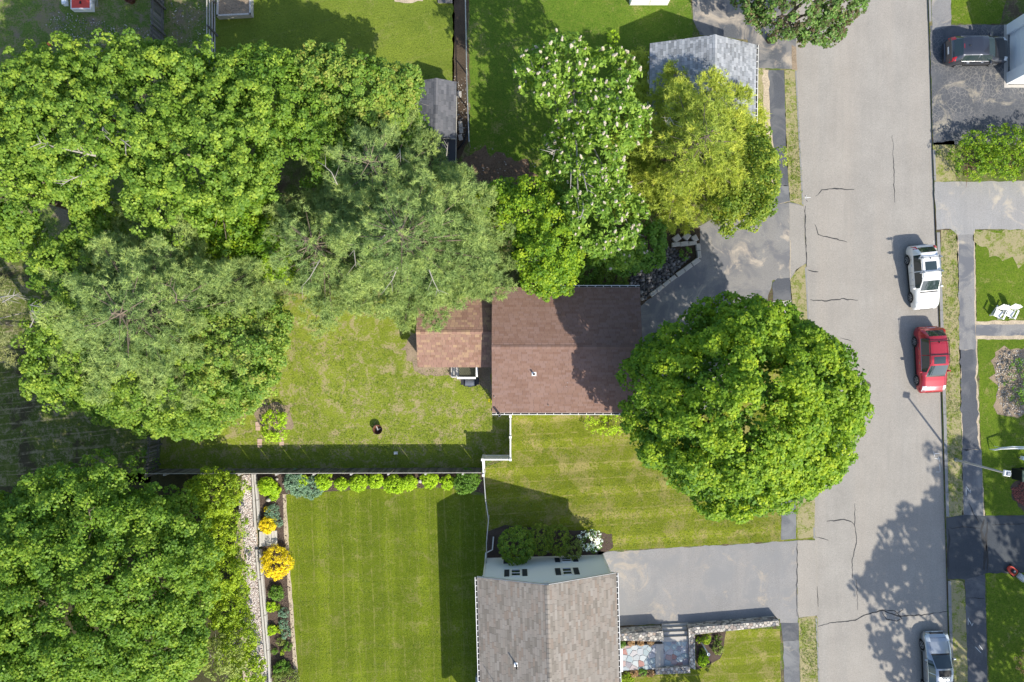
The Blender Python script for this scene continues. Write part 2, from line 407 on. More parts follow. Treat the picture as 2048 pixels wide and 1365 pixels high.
RZ = -0.10
sheet('ground', [(-9000, -9000), (11000, -9000), (11000, 10000), (-9000, 10000)], -0.14, M['yard'], 0)
RL = [(1560, -3000), (1588, -20), (1593, 140), (1600, 280), (1607, 410), (1612, 520), (1618, 640), (1624, 860), (1630, 1080), (1634, 1240), (1640, 1380), (1700, 4400)]
RR = [(1815, -3000), (1857, 0), (1862, 140), (1866, 300), (1872, 460), (1880, 650), (1886, 850), (1890, 1000), (1893, 1100), (1897, 1250), (1901, 1380), (2020, 4400)]
road = sheet('road', [(x - 14, y) for x, y in RL] + [(x + 16, y) for x, y in RR[::-1]], RZ, M['road'], 0)
sheet('ground_west', [(-9000, -3000)] + RL + [(-9000, 4400)], 0, M['yard'], 0, thick=.14)
sheet('ground_east', RR + [(11000, 4400), (11000, -3000)], 0, M['yard'], 0, thick=.14)

L1, L2, L3, L4 = .004, .008, .012, .016
# lawns and yards west of the road
sheet('yard_top_left', [(-400, -300), (412, -300), (424, 110), (420, 470), (100, 500), (-400, 480)], L1, M['g_tl'])
sheet('lawn_top', [(432, -300), (906, -300), (909, 60), (908, 158), (906, 290), (430, 300)], L1, M['g_top'], .03)
sheet('dirt_strip', [(906, -300), (933, -300), (937, 285), (905, 340)], L1, M['dirtd'], .06)
sheet('lawn_top_middle', [(938, -300), (1372, -300), (1383, 30), (1387, 60), (1320, 420), (1180, 470), (940, 470)], L1, M['g_topm'], .04)
sheet('dirt_patch', [(905, 330), (960, 300), (1060, 330), (1110, 400), (1120, 470), (1000, 470), (920, 420)], L2, M['redsoil'], .35)
sheet('straw_field_ground', [(-500, 500), (150, 520), (300, 700), (316, 880), (300, 965), (160, 960), (-500, 1010)], L1, M['g_field'], .1)
sheet('lawn_back', [(420, 600), (1000, 560), (1024, 700), (1024, 826), (1021, 912), (968, 912), (965, 936), (318, 938), (330, 800)], L1, M['g_back'], .04)
sheet('lawn_front', [(1022, 826), (1300, 826), (1500, 700), (1570, 640), (1604, 560), (1612, 535), (1630, 1078), (1560, 1083), (1205, 1103), (972, 1112), (968, 938), (1021, 914)], L1, M['g_front'], .03)
sheet('mulch_bed', [(513, 949), (966, 946), (968, 988), (940, 980), (900, 974), (730, 977), (572, 990), (578, 1130), (590, 1300), (600, 1420), (545, 1420)], L1, M['mulch'], .04)
sheet('lawn_white_house', [(572, 990), (730, 979), (900, 976), (945, 990), (968, 992), (974, 1110), (980, 1420), (602, 1420), (592, 1300), (580, 1130)], L2, M['g_white'], .025)
sheet('lawn_edge_soil', strip_pts([(570, 989), (577, 1130), (590, 1300), (598, 1400)], 5), L1 + .001, M['sand'], .03)
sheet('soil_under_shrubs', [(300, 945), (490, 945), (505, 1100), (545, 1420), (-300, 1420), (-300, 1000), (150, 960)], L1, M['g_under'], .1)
sheet('patio_bare_ground', [(834, 660), (880, 640), (986, 690), (986, 800), (960, 770), (905, 757), (845, 750), (800, 700)], L2, M['dirt'], .2)
sheet('foundation_bed', [(972, 1064), (1010, 1050), (1120, 1060), (1180, 1062), (1224, 1068), (1226, 1096), (1200, 1112), (972, 1120)], L2, M['mulch'], .05)
sheet('worn_soil_patch', [(505, 825), (530, 800), (580, 810), (588, 850), (560, 870), (520, 850)], L2, M['dirt'], .2)
sheet('lawn_patio_side', [(1240, 1262), (1560, 1258), (1564, 1420), (1240, 1420)], L1, M['g_front'], .04)
sheet('pale_gravel_patch', [(770, -30), (850, -30), (846, 3), (815, 7), (790, 4)], L2, M['sand'], .05)
# verges and pavement, west side
sheet('verge_sand_west', strip_pts([(1531, 140), (1535, 250), (1548, 372)], 6), L2, M['sand'], .05)
sheet('grass_garage_side', [(1505, 130), (1530, 132), (1534, 250), (1530, 300), (1500, 330)], L1, M['g_verge'], .04)
sheet('verge_upper', [(1570, 141), (1593, 140), (1600, 280), (1607, 412), (1580, 402), (1572, 300)], L1, M['g_verge'], .03)
sheet('pavement_upper', [(1532, 141), (1568, 141), (1572, 260), (1577, 372), (1545, 372), (1538, 250)], L1, M['walk_dk'], .02)
sheet('pavement_seam', [(1544, 372), (1578, 372), (1580, 404), (1556, 412), (1536, 425), (1530, 400)], L1, M['walk'], .05)
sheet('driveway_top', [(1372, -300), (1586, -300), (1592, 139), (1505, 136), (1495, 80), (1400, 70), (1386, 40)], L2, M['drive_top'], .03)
sheet('dirt_by_driveway', [(1583, 90), (1592, 95), (1595, 140), (1584, 140)], L3, M['dirt'], .03)
sheet('driveway_middle', [(1395, 455), (1440, 430), (1520, 415), (1580, 405), (1607, 413), (1612, 528), (1590, 545), (1580, 565), (1545, 560), (1535, 600), (1500, 700), (1400, 830), (1283, 826), (1282, 602), (1340, 560), (1397, 518)], L2, M['drive_mid'], .03)
sheet('driveway_apron_upper', [(1578, 407), (1607, 413), (1612, 524), (1594, 541), (1580, 553)], L3, M['road'], .02)
sheet('verge_lower', [(1611, 528), (1618, 640), (1585, 640), (1580, 560), (1592, 540)], L3, M['g_verge'], .04)
sheet('pavement_patch', [(1545, 566), (1555, 557), (1580, 556), (1584, 600), (1546, 602)], L3, M['walk_dk'], .03)
sheet('pavement_patch_pale', [(1546, 603), (1584, 601), (1586, 680), (1546, 680)], L3, M['concrete'], .03)
sheet('pavement_lower', [(1563, 985), (1592, 980), (1592, 1078), (1562, 1080)], L3, M['walk'], .02)
sheet('verge_by_maple', [(1592, 960), (1627, 960), (1630, 1075), (1595, 1078)], L3, M['g_verge'], .04)
sheet('driveway_white_house', [(1196, 1104), (1300, 1099), (1560, 1084), (1595, 1081), (1595, 1250), (1560, 1246), (1560, 1238), (1240, 1252), (1222, 1240)], L2, M['drive_w'], .045)
sheet('driveway_apron_lower', [(1594, 1081), (1630, 1081), (1635, 1231), (1596, 1236)], L2, M['road'], .015)
sheet('pavement_bottom_seam', [(1562, 1246), (1597, 1246), (1598, 1280), (1565, 1282)], L3, M['walk_dk'], .02)
sheet('pavement_bottom', [(1566, 1283), (1598, 1281), (1601, 1420), (1570, 1420)], L3, M['walk'], .03)
sheet('verge_bottom', [(1597, 1238), (1628, 1231), (1635, 1235), (1640, 1420), (1603, 1420)], L1, M['g_verge'], .04)
# east side
VE = [(1882, 460), (1914, 460), (1918, 560), (1921, 650), (1923, 850), (1927, 1030), (1896, 1035), (1892, 1000), (1889, 850), (1884, 650)]
sheet('verge_east', VE, L1, M['g_verge'], .03)
sheet('verge_east_lower', [(1900, 1160), (1925, 1163), (1930, 1180), (1935, 1300), (1938, 1420), (1906, 1420)], L1, M['g_verge'], .03)
sheet('verge_east_upper', [(1867, 286), (1908, 282), (1912, 362), (1872, 366)], L1, M['g_verge'], .06)
sheet('pavement_edge_sand', [(1913, 460), (1950, 460), (1953, 660), (1959, 860), (1971, 1035), (1926, 1035), (1922, 850), (1917, 600)], L1, M['sand'], .06)
sheet('pavement_east', [(1916, 440), (1947, 440), (1950, 660), (1952, 700), (1919, 700)], L2, M['walk_e'], .04)
sheet('pavement_east_dark', [(1921, 700), (1951, 700), (1955, 860), (1960, 900), (1924, 900)], L2, M['walk_dk'], .08)
sheet('pavement_east_lower', [(1924, 900), (1963, 900), (1967, 1040), (1928, 1040)], L2, M['walk'], .02)
sheet('pavement_east_bottom', [(1930, 1150), (1970, 1150), (1973, 1300), (1978, 1420), (1938, 1420), (1932, 1250)], L2, M['walk_dk'], .03)
sheet('pavement_east_top', [(1862, -100), (1900, -100), (1902, 52), (1864, 60)], L2, M['walk_e'], .04)
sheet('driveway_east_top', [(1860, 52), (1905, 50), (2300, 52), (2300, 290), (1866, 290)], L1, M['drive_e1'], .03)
sheet('lawn_east_top', [(1902, -200), (2060, -200), (2000, 48), (1903, 48)], L2, M['g_east'], .03)
sheet('driveway_east_middle', [(1869, 364), (2300, 360), (2300, 460), (1950, 459), (1946, 470), (1914, 470), (1900, 458), (1873, 460)], L3, M['drive_e2'], .03)
sheet('lawn_east_upper', [(1950, 461), (2300, 460), (2300, 645), (1953, 645)], L1, M['g_east'], .05)
sheet('dry_lawn_patch', [(1952, 462), (2200, 460), (2200, 530), (2048, 528), (1990, 512), (1955, 490)], L2, M['g_verge'], .3)
sheet('garden_path_edge', [(1952, 643), (2300, 640), (2300, 679), (1952, 679)], L2, M['sand'], .05)
sheet('garden_path', [(1952, 650), (2300, 647), (2300, 671), (1952, 672)], L3, M['walk_e'], .03)
sheet('lawn_east_lower', [(1955, 678), (2300, 676), (2300, 1030), (1970, 1032), (1962, 900)], L1, M['g_east'], .04)
sheet('leaf_litter_bed', [(1990, 705), (2020, 700), (2100, 690), (2100, 830), (2010, 832), (1992, 790)], L2, M['dirt'], .3)
sheet('red_mulch_bed', [(2020, 975), (2048, 960), (2200, 960), (2200, 1040), (2048, 1025), (2025, 1000)], L2, M['mulch'], .1)
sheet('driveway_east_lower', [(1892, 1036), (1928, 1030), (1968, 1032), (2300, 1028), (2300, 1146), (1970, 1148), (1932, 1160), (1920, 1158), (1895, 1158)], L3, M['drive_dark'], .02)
sheet('lawn_east_bottom', [(1971, 1147), (2300, 1146), (2300, 1420), (1979, 1420)], L4, M['g_east'], .05)

# granite kerb along the east edge, stone by stone, and the thin one on the west edge
def along(line, y):
    for a, b in zip(line, line[1:]):
        if a[1] <= y <= b[1]: return a[0] + (b[0] - a[0]) * (y - a[1]) / (b[1] - a[1])
kerb = empty('kerb', P(1890, 700), kind='structure')
def kerbrun(line, y0, y1, off, wpx, z1, step=52):
    y = y0
    while y < y1 - 4:
        e = min(y + step, y1); b = MB()
        xa, xb = along(line, y) + off, along(line, e) + off
        b.prism([P(xa, y + .3)[:2], P(xb, e - .5)[:2], P(xb + wpx, e - .5)[:2], P(xa + wpx, y + .3)[:2]], RZ, z1 + random.uniform(-.006, .006))
        b.build('kerb_stone', M['kerb'], kerb); y = e
kerbrun(RR, 465, 1034, 1, 6, .03); kerbrun(RR, 1162, 1420, 1, 6, .03); kerbrun(RR, -60, 48, 0, 4, .02); kerbrun(RR, 300, 362, 0, 4, .02)
kerbrun(RL, 142, 410, -3, 3, .015); kerbrun(RL, 535, 1078, -3, 3, .015); kerbrun(RL, 1236, 1420, -3, 3, .015)

# cracks sealed or open in the paving, painted marks, manhole
def crack(line, wpx, z, parent, name='crack', mat='tar', amp=1.2, seed=0):
    pts = []
    for i in range(len(line) - 1):
        a, b = line[i], line[i + 1]; n = max(1, int(math.dist(a, b) / 5))
        for k in range(n):
            t = k / n; x = a[0] + (b[0] - a[0]) * t; y = a[1] + (b[1] - a[1]) * t
            pts.append((x + amp * mnoise.noise(Vector((x * .12, y * .12, seed))) * 1.6, y + amp * mnoise.noise(Vector((x * .12, y * .12, seed + 5))) * 1.6))
    pts.append(line[-1]); v = []; f = []
    for i, p in enumerate(pts):
        a = pts[max(i - 1, 0)]; b = pts[min(i + 1, len(pts) - 1)]
        d = Vector((b[0] - a[0], b[1] - a[1])).normalized()
        wd = wpx * (.35 + .65 * min(1, 3.5 * min(i, len(pts) - 1 - i) / len(pts) + .15)) * (1 + .7 * mnoise.noise(Vector((p[0] * .2, p[1] * .2, 3))))
        wd = max(wd, .35)
        v += [P(p[0] - d.y * wd, p[1] + d.x * wd), P(p[0] + d.y * wd, p[1] - d.x * wd)]
        if i: f.append((2 * i - 2, 2 * i, 2 * i + 1, 2 * i - 1))
    m = MB().add([(q[0], q[1], z) for q in v], f)
    me = m.mesh(name, M[mat], wloc(parent)); me.flip_normals() if me.polygons[0].normal.z < 0 else None
    return link(name, me, parent)
ZC = RZ + .004
for ln, wd in [([(1788, 300), (1789, 350), (1791, 405)], .7), ([(1632, 393), (1645, 380), (1670, 377), (1710, 379)], 1.0),
               ([(1611, 390), (1616, 404)], .8), ([(1611, 412), (1612, 470), (1615, 534)], 1.1), ([(1631, 448), (1638, 470), (1665, 476), (1695, 484)], .9),
               ([(1616, 540), (1628, 543), (1638, 544)], 1.1), ([(1622, 600), (1650, 602), (1685, 598), (1717, 601)], 1.0),
               ([(1711, 1008), (1711, 1052), (1715, 1085), (1706, 1120), (1706, 1158)], .8), ([(1640, 700), (1660, 706)], .4), ([(1690, 769), (1722, 770)], .35), ([(1654, 1044), (1690, 1040), (1704, 1046), (1711, 1052)], 1.0),
               ([(1631, 1075), (1658, 1082)], .7), ([(1629, 1078), (1630, 1150), (1632, 1240)], 1.1), ([(1714, 1160), (1717, 1222)], .5), ([(1636, 1175), (1638, 1215)], .6),
               ([(1636, 1255), (1660, 1247), (1712, 1242), (1730, 1232), (1765, 1222), (1800, 1234), (1850, 1231), (1898, 1224)], 1.1),
               ([(1765, 1222), (1790, 1222), (1805, 1238), (1795, 1244), (1775, 1240), (1765, 1225)], .9), ([(1790, 1232), (1808, 1221)], .8), ([(1682, 676), (1706, 683)], .6),
               ([(1786, 270), (1788, 300)], .3)]:
    crack(ln, wd, ZC, road, seed=len(ln))
east_dr = bpy.data.objects['driveway_east_lower']
for ln, wd in [([(1898, 1055), (1903, 1057), (1930, 1054), (1960, 1057)], .9), ([(1938, 1006), (1945, 1024), (1958, 1046)], .8), ([(1984, 1050), (2060, 1047)], .8),
               ([(1896, 1060), (1899, 1080), (1895, 1110), (1897, 1145)], 1.8), ([(1968, 1040), (1962, 1062), (1970, 1090), (1968, 1140)], 3.0), ([(1975, 1045), (1972, 1075), (1975, 1120), (1974, 1146)], 2.0), ([(1933, 1196), (1968, 1197)], .8)]:
    crack(ln, wd, L4 + .002, east_dr, mat='tar', seed=len(ln) + 3)
dw = bpy.data.objects['driveway_white_house']
crack([(1594, 1084), (1594, 1130), (1593, 1185), (1594, 1232)], .7, L3 + .002, dw)
dm = bpy.data.objects['driveway_middle']
for ln, wd in [([(1581, 480), (1580, 560)], .6), ([(1560, 408), (1600, 398)], .5)]: crack(ln, wd, L4, dm, mat='sand')
# sprayed utility marks: an arrow by the left edge, a row of marks by the right kerb, two on the pavement
def paintline(pts, wpx, parent, z): return crack(pts, wpx, z, parent, 'painted_mark', 'paint', amp=.25)
for l in [[(1611, 395), (1623, 395)], [(1611, 395), (1615, 391)], [(1611, 395), (1615, 399)], [(1869, 481), (1870, 489)],
          [(1869, 908), (1881, 908)], [(1869, 904), (1871, 914)], [(1878, 914), (1881, 924)], [(1881, 929), (1882, 945)], [(1874, 945), (1882, 945)], [(1871, 917), (1881, 920)]]:
    paintline(l, .6, road, ZC + .002)
pv = bpy.data.objects['pavement_east_lower']
for l in [[(1932, 992), (1932, 973), (1941, 986), (1941, 980)]]: paintline(l, .5, pv, L3)
pv = bpy.data.objects['pavement_east_bottom']
for l in [[(1936, 1238), (1944, 1252), (1946, 1246)], [(1936, 1236), (1936, 1250)], [(1950, 1294), (1962, 1306)], [(1958, 1290), (1965, 1300)]]: paintline(l, .5, pv, L3)
mh = P(1735, 772); b = MB()
b.lathe([(.30, 0), (.30, .012), (.285, .014), (0.0, .014)], (mh.x, mh.y, RZ + .001), 28)
for i in range(8):
    a = i * math.pi / 4; b.box((mh.x + .17 * math.cos(a), mh.y + .17 * math.sin(a), RZ + .02), (.13, .03, .012), rz=a)
b.build('manhole_cover', M['rust'] if False else simple('cast_iron', (.12, .10, .09), .8, .3), label='round rusty brown manhole cover set in the grey road', cat='manhole cover')

# ------------------------------------------------------------------ stones, pebbles, chips
def ico(sub=1):
    bm = bmesh.new(); bmesh.ops.create_icosphere(bm, subdivisions=sub, radius=1)
    v = np.array([x.co[:] for x in bm.verts]); f = np.array([[q.index for q in x.verts] for x in bm.faces]); bm.free(); return v, f
ICO = ico(1)
def scatter_px(poly, n, rng=RNG):
    xs = [p[0] for p in poly]; ys = [p[1] for p in poly]; out = []
    x = rng.uniform(min(xs), max(xs), n * 4); y = rng.uniform(min(ys), max(ys), n * 4)
    k = inpoly(x, y, poly); return np.stack([x[k], y[k]], 1)[:n]
def pebbles(name, poly, n, r, mat, z=.01, flat=.6, kind='stuff', parent=None, rv=.5, **kw):
    q = scatter_px(poly, n); n = len(q)
    X = np.stack([(q[:, 0] - CX) / S, (CY - q[:, 1]) / S], 1)
    V0, F0 = ICO; k = len(V0)
    rad = r * RNG.uniform(1 - rv, 1 + rv, (n, 1, 1)) * RNG.uniform(.7, 1.3, (n, 1, 3)) * np.array([1, 1, flat])
    V = V0[None] * rad * RNG.uniform(.85, 1.15, (n, k, 1))
    a = RNG.uniform(0, 6.28, n); c, s_ = np.cos(a)[:, None], np.sin(a)[:, None]
    V = np.stack([V[..., 0] * c - V[..., 1] * s_, V[..., 0] * s_ + V[..., 1] * c, V[..., 2] + z + RNG.uniform(0, r * .5, (n, 1))], 2)
    V[..., :2] += X[:, None, :]
    F = (F0[None] + (np.arange(n) * k)[:, None, None]).reshape(-1, 3)
    off = np.array(wloc(parent)) if parent is not None else np.zeros(3)
    me = np_mesh(name, V.reshape(-1, 3) - off, F, np.repeat(RNG.uniform(0, 1, n), len(F0)), mat)
    return tag(link(name, me, parent), kind=kind, **kw)
GP = [(486, 950), (506, 950), (512, 1060), (522, 1150), (530, 1240), (538, 1345), (516, 1365), (506, 1320), (500, 1230), (492, 1160), (488, 1080), (478, 1010)]
sheet('gravel_path_base', [(484, 947), (508, 947), (514, 1060), (524, 1150), (533, 1240), (542, 1420), (490, 1420), (470, 1100)], L2, M['sand'], .05)
pebbles('gravel', GP, 8500, .043, M['pebble'], .03, label='pink and cream gravel filling the strip beside the timber edging', cat='gravel')
pebbles('dark_gravel', [(516, 1340), (540, 1345), (545, 1400), (505, 1400), (505, 1360)], 420, .055, M['pebbled'], .03, label='dark grey gravel at the bottom end of the gravel strip', cat='gravel')
pebbles('bark_chips', [(515, 950), (966, 948), (968, 986), (940, 978), (730, 975), (572, 988), (578, 1130), (590, 1300), (598, 1400), (545, 1400)], 3000, .035, soilm('chip', (.15, .11, .085)), .01, .35, label='dark bark mulch covering the L-shaped flower bed', cat='mulch')
pebbles('leaf_litter', [(1990, 705), (2048, 700), (2048, 830), (2010, 830), (1992, 790)], 700, .04, M['wallstone'], .01, .25, label='pale fallen leaves littering the bare patch of the right lawn', cat='leaf litter')
pebbles('red_leaf_mulch', [(2022, 978), (2048, 962), (2060, 962), (2060, 1020), (2030, 1000)], 500, .045, simple('red_leaf', (.22, .07, .055), .8, .4), .02, .3, label='dark red leafy mulch beside the dark bin', cat='mulch')
for pl, n_ in [([(100, 20), (300, 60), (310, 90), (180, 95), (90, 60)], 500), ([(340, 5), (410, 10), (410, 130), (350, 130)], 160), ([(940, 290), (1080, 300), (1100, 400), (930, 380)], 70), ([(908, 150), (932, 150), (934, 280), (912, 280)], 120)]:
    pebbles('ground_rubble', pl, n_, .035, M['wallstone'], .005, .4, label='small pale stones strewn over bare soil', cat='rubble', group='strewn stones on bare soil')
# rock bed between driveway and house: single rocks
RB = [(1284, 604), (1281, 578), (1262, 572), (1255, 548), (1290, 515), (1330, 492), (1352, 500), (1362, 520), (1384, 512), (1340, 552)]
rb = empty('rock_bed', P(1320, 545), 'heap of broken dark grey rocks filling the bed between driveway and brown house', 'rock bed')
sheet('soil', [(1283, 612), (1250, 578), (1240, 540), (1300, 460), (1400, 455), (1400, 518), (1340, 565)], L3, M['dirtd'], .05, parent=rb, kind=None)
def rockmesh(seed, r, flat=.7):
    rg = np.random.default_rng(seed); V = ICO[0] * rg.uniform(.72, 1.2, (len(ICO[0]), 1)) * np.array([1.15, .85, flat]) * r
    return V
def rocks(parent, poly, n, r, mat, z=.03, nm='rock', nvar=6, flat=.7, zfun=None):
    ms = []
    for k in range(nvar):
        V = rockmesh(k + 40, r, flat); ms.append(np_mesh(nm, V, ICO[1], np.full(len(ICO[1]), k / (nvar - 1)), mat))
    q = scatter_px(poly, n * 6, np.random.default_rng(5)); kept = []
    for x, y in q:
        if all((x - a) ** 2 + (y - b_) ** 2 > (r * S * 1.25) ** 2 for a, b_ in kept): kept.append((x, y))
        if len(kept) >= n: break
    o = wloc(parent)
    for x, y in kept:
        p = P(x, y) - o; zz = (zfun(x, y) if zfun else 0) + z + random.uniform(0, .08)
        r_ = link(nm, random.choice(ms), parent, (p.x, p.y, zz)); r_.rotation_euler = (random.uniform(-.5, .5), random.uniform(-.5, .5), random.uniform(0, 6.3))
        r_.scale = [random.uniform(.75, 1.3)] * 3
rocks(rb, RB, 260, .135, M['rock'])
pebbles('rubble', RB, 1400, .06, M['rock'], .02, .7, parent=rb)
# ------------------------------------------------------------------ buildings
def face_slope(O, U, V):
    N = U.cross(V).normalized(); return Matrix((U, V, N)).transposed()
def shingle_slope(roof, O, U, V, L, Wd, tab, exp, mat, nsingle, thick=.014, jump=0, rnd_fun=None, nvar=7):
    """O eave corner, U along the eave, V up the slope. Wedge-shaped shingles in staggered courses"""
    R = face_slope(O, U, V); off = wloc(roof); rg = np.random.default_rng(int(abs(O.x * 100)) + 3)
    C = int(Wd / exp); exp = Wd / C; items = []
    for c in range(C):
        x = -rg.uniform(0, tab[1])
        while x < L - .01:
            w_ = rg.uniform(*tab); a, b_ = max(x, 0), min(x + w_, L)
            if b_ - a > .04: items.append((a, c * exp, b_ - a, rg.uniform(0, 1), rg.uniform(0, jump)))
            x += w_
    idx = rg.permutation(len(items))
    def seen(it):
        p = O + U * it[0] + V * it[1]; k = H / (H - p.z) * S
        return 5 < CX + p.x * k < 2043 and 5 < CY - p.y * k < 1360
    single = [i for i in idx if seen(items[i]) and items[i][2] > tab[0] * .8][:nsingle]; ss = set(single)
    def wedge(l, e, t):
        g = .006
        return [(g, 0, 0), (l - g, 0, 0), (l - g, e * 1.06, 0), (g, e * 1.06, 0), (g, 0, t), (l - g, 0, t), (l - g, e * 1.06, .003), (g, e * 1.06, .003)]
    FW = [(4, 5, 6, 7), (0, 1, 5, 4), (1, 2, 6, 5), (3, 0, 4, 7)]
    var = {}
    for i in single:
        a, v, l, r, j = items[i]; lq = max(1, round(l / (tab[1]) * 5)); kq = int(r * nvar)
        if (lq, kq) not in var:
            m = MB(); m.cr = (kq + .5) / nvar; m.add(wedge(tab[1] * lq / 5, exp, thick), FW); var[lq, kq] = m.mesh('shingle', mat)
        sc = l / (tab[1] * lq / 5)
        o = bpy.data.objects.new('shingle', var[lq, kq]); COL.objects.link(o); o.parent = roof
        p = O + U * a + V * v + R @ Vector((0, 0, .001 + j)) - off
        mm = Matrix.Translation(p) @ R.to_4x4() @ Matrix.Diagonal((sc, 1, 1, 1)); o.matrix_local = mm
    m = MB(); Rn = R.col[2]
    for i, (a, v, l, r, j) in enumerate(items):
        if i in ss: continue
        m.cr = r; b0 = O + U * a + V * v + Rn * (.001 + j) - off
        m.add([b0 + U * q[0] + V * q[1] + Rn * q[2] for q in wedge(l, exp, thick)], FW)
    o = m.build('shingle_courses', mat, roof, kind='stuff', local=True)
def frame(origin, th):
    ex = Vector((math.cos(th), math.sin(th), 0)); ey = Vector((math.sin(th), -math.cos(th), 0)); return origin, ex, ey   # ey points away (down the picture)

def gable(name, label, cat, O, th, Wx, Ly, he, hr, axis, wall_in, wallmat, roofmat, tab, exp, nsingle, ridge_off=0, ov=.02, wall=True, loc=None, wall_h0=-.1):
    """box in frame (ex to the right, ey down the picture) from O (eave corner ground point, top left). axis 'y': ridge runs down the picture."""
    _, ex, ey = frame(O, th); o = empty(name, (O.x, O.y, 0), label, cat)
    def W(a, b, z): return Vector((O.x, O.y, 0)) + ex * a + ey * b + Vector((0, 0, z))
    roof = empty('roof', (0, 0, 0)); roof.parent = o
    rn = MB()
    if axis == 'y':
        m_ = Wx / 2 + ridge_off
        A, B, C_, D = W(0, 0, he), W(m_, 0, hr), W(Wx, 0, he), None
        e = lambda p: p + ey * Ly
        sl = [(W(0, 0, he), ey, (B - A)), (W(Wx, Ly, he), -ey, (B - C_))]; Ls = Ly
        rp = [A, B, C_]; ext = ey * Ly
        ridge = (B, B + ey * Ly)
    else:
        m_ = Ly / 2 + ridge_off
        A, B, C_ = W(0, 0, he), W(0, m_, hr), W(0, Ly, he); ext = ex * Wx
        sl = [(W(Wx, 0, he), -ex, (B - A)), (W(0, Ly, he), ex, (B - C_))]; Ls = Wx; rp = [A, B, C_]
        ridge = (B, B + ex * Wx)
    t = Vector((0, 0, -.16))
    v = [*rp, *[p + t for p in rp], *[p + ext for p in rp], *[p + ext + t for p in rp]]
    rn.add(v, [(0, 1, 7, 6), (1, 2, 8, 7), (3, 9, 10, 4), (4, 10, 11, 5), (0, 3, 4, 1), (1, 4, 5, 2), (6, 7, 10, 9), (7, 8, 11, 10), (0, 6, 9, 3), (2, 5, 11, 8)])
    rn.build('roof_deck', M['deck'], roof)
    for O_, U_, V_ in sl:
        Wd = V_.length; shingle_slope(roof, O_, U_.normalized(), V_.normalized(), Ls, Wd, tab, exp, M[roofmat], nsingle // 2)
    # ridge caps, one by one
    d = (ridge[1] - ridge[0]); n = max(1, int(d.length / .3)); u = d.normalized(); sd = Vector((0, 0, 1)).cross(u)
    drop = (hr - he) / (V_.length) * .15
    for i in range(n):
        p = ridge[0] + u * (d.length * i / n); q = u * (d.length / n * 1.04); z0 = Vector((0, 0, .022)); z1 = Vector((0, 0, .034))
        m = MB(); m.cr = random.random()
        m.add([p + sd * .14 + Vector((0, 0, -drop)) + z1, p + z1 * 1.3, p - sd * .14 + Vector((0, 0, -drop)) + z1, p + sd * .14 + q + Vector((0, 0, -drop)) + z0, p + q + z0, p - sd * .14 + q + Vector((0, 0, -drop)) + z0], [(1, 0, 3, 4), (2, 1, 4, 5), (0, 1, 2)])
        m.build('ridge_cap', M[roofmat], roof)
    if wall:
        i = wall_in; zt = he - .14
        m = MB(); x0, x1, y0, y1 = i[0], Wx - i[1], i[2], Ly - i[3]
        zz = he - .17
        if axis == 'y':
            s0 = (hr - he) / m_; g = hr - .18
            pf = [W(x0, y0, wall_h0), W(x1, y0, wall_h0), W(x1, y0, zz + s0 * i[1]), W(m_, y0, g), W(x0, y0, zz + s0 * i[0])]
            pb = [p + ey * (y1 - y0) for p in pf]
        else:
            s0 = (hr - he) / m_; g = hr - .18
            pf = [W(x0, y0, wall_h0), W(x0, y1, wall_h0), W(x0, y1, zz + s0 * i[3]), W(x0, m_, g), W(x0, y0, zz + s0 * i[2])]
            pb = [p + ex * (x1 - x0) for p in pf]
        m.add(pf + pb, [(0, 1, 2, 3, 4), (9, 8, 7, 6, 5)] + [(k, (k + 1) % 5 , (k + 1) % 5 + 5, k + 5) for k in (1, 4)] + [(0, 5, 6, 1)])
        m.build('wall', M[wallmat], o)
    return o, roof, W, ex, ey, sl
def gutter(o, a, b, nrm, n=14, name='gutter', mat='vinyl'):
    """white half-open channel from a to b (eave line), standing off along nrm, with hanger straps"""
    u = (b - a).normalized(); L = (b - a).length; m = MB(); w_ = .13
    def bx(c0, d0, d1, z0, z1):
        p = [a + nrm * d0 + Vector((0, 0, z0)), b + nrm * d0 + Vector((0, 0, z0)), b + nrm * d1 + Vector((0, 0, z0)), a + nrm * d1 + Vector((0, 0, z0))]
        q = [x + Vector((0, 0, z1 - z0)) for x in p]; m.add(p + q, [(3, 2, 1, 0), (4, 5, 6, 7), (0, 1, 5, 4), (1, 2, 6, 5), (2, 3, 7, 6), (3, 0, 4, 7)])
    bx(0, .004, .016, -.12, -.03); bx(0, w_ - .02, w_ + .012, -.12, .0)
    g = m.build(name, M[mat], o); m = MB(); bx(0, .018, w_ - .022, -.11, -.07); m.build('gutter_bed', M['deck'], g)  # dark floor: gutter dirt, with the channel's inner shade put into its colour
    hm = MB().box((0, 0, 0), (.035, w_ - .02, .012)).mesh('gutter_hanger', M[mat])
    for i in range(n):
        p = a + u * (L * (i + .5) / n) + nrm * (w_ / 2) + Vector((0, 0, .004)) - wloc(g)
        h_ = link('gutter_hanger', hm, g, p); h_.rotation_euler = (0, 0, math.atan2(u.y, u.x))
    return g
def wallbox(m, c, ex, ey, d):
    R = Matrix((ex, -ey, Vector((0, 0, 1)))).transposed(); return m.box(c, d, M=R)

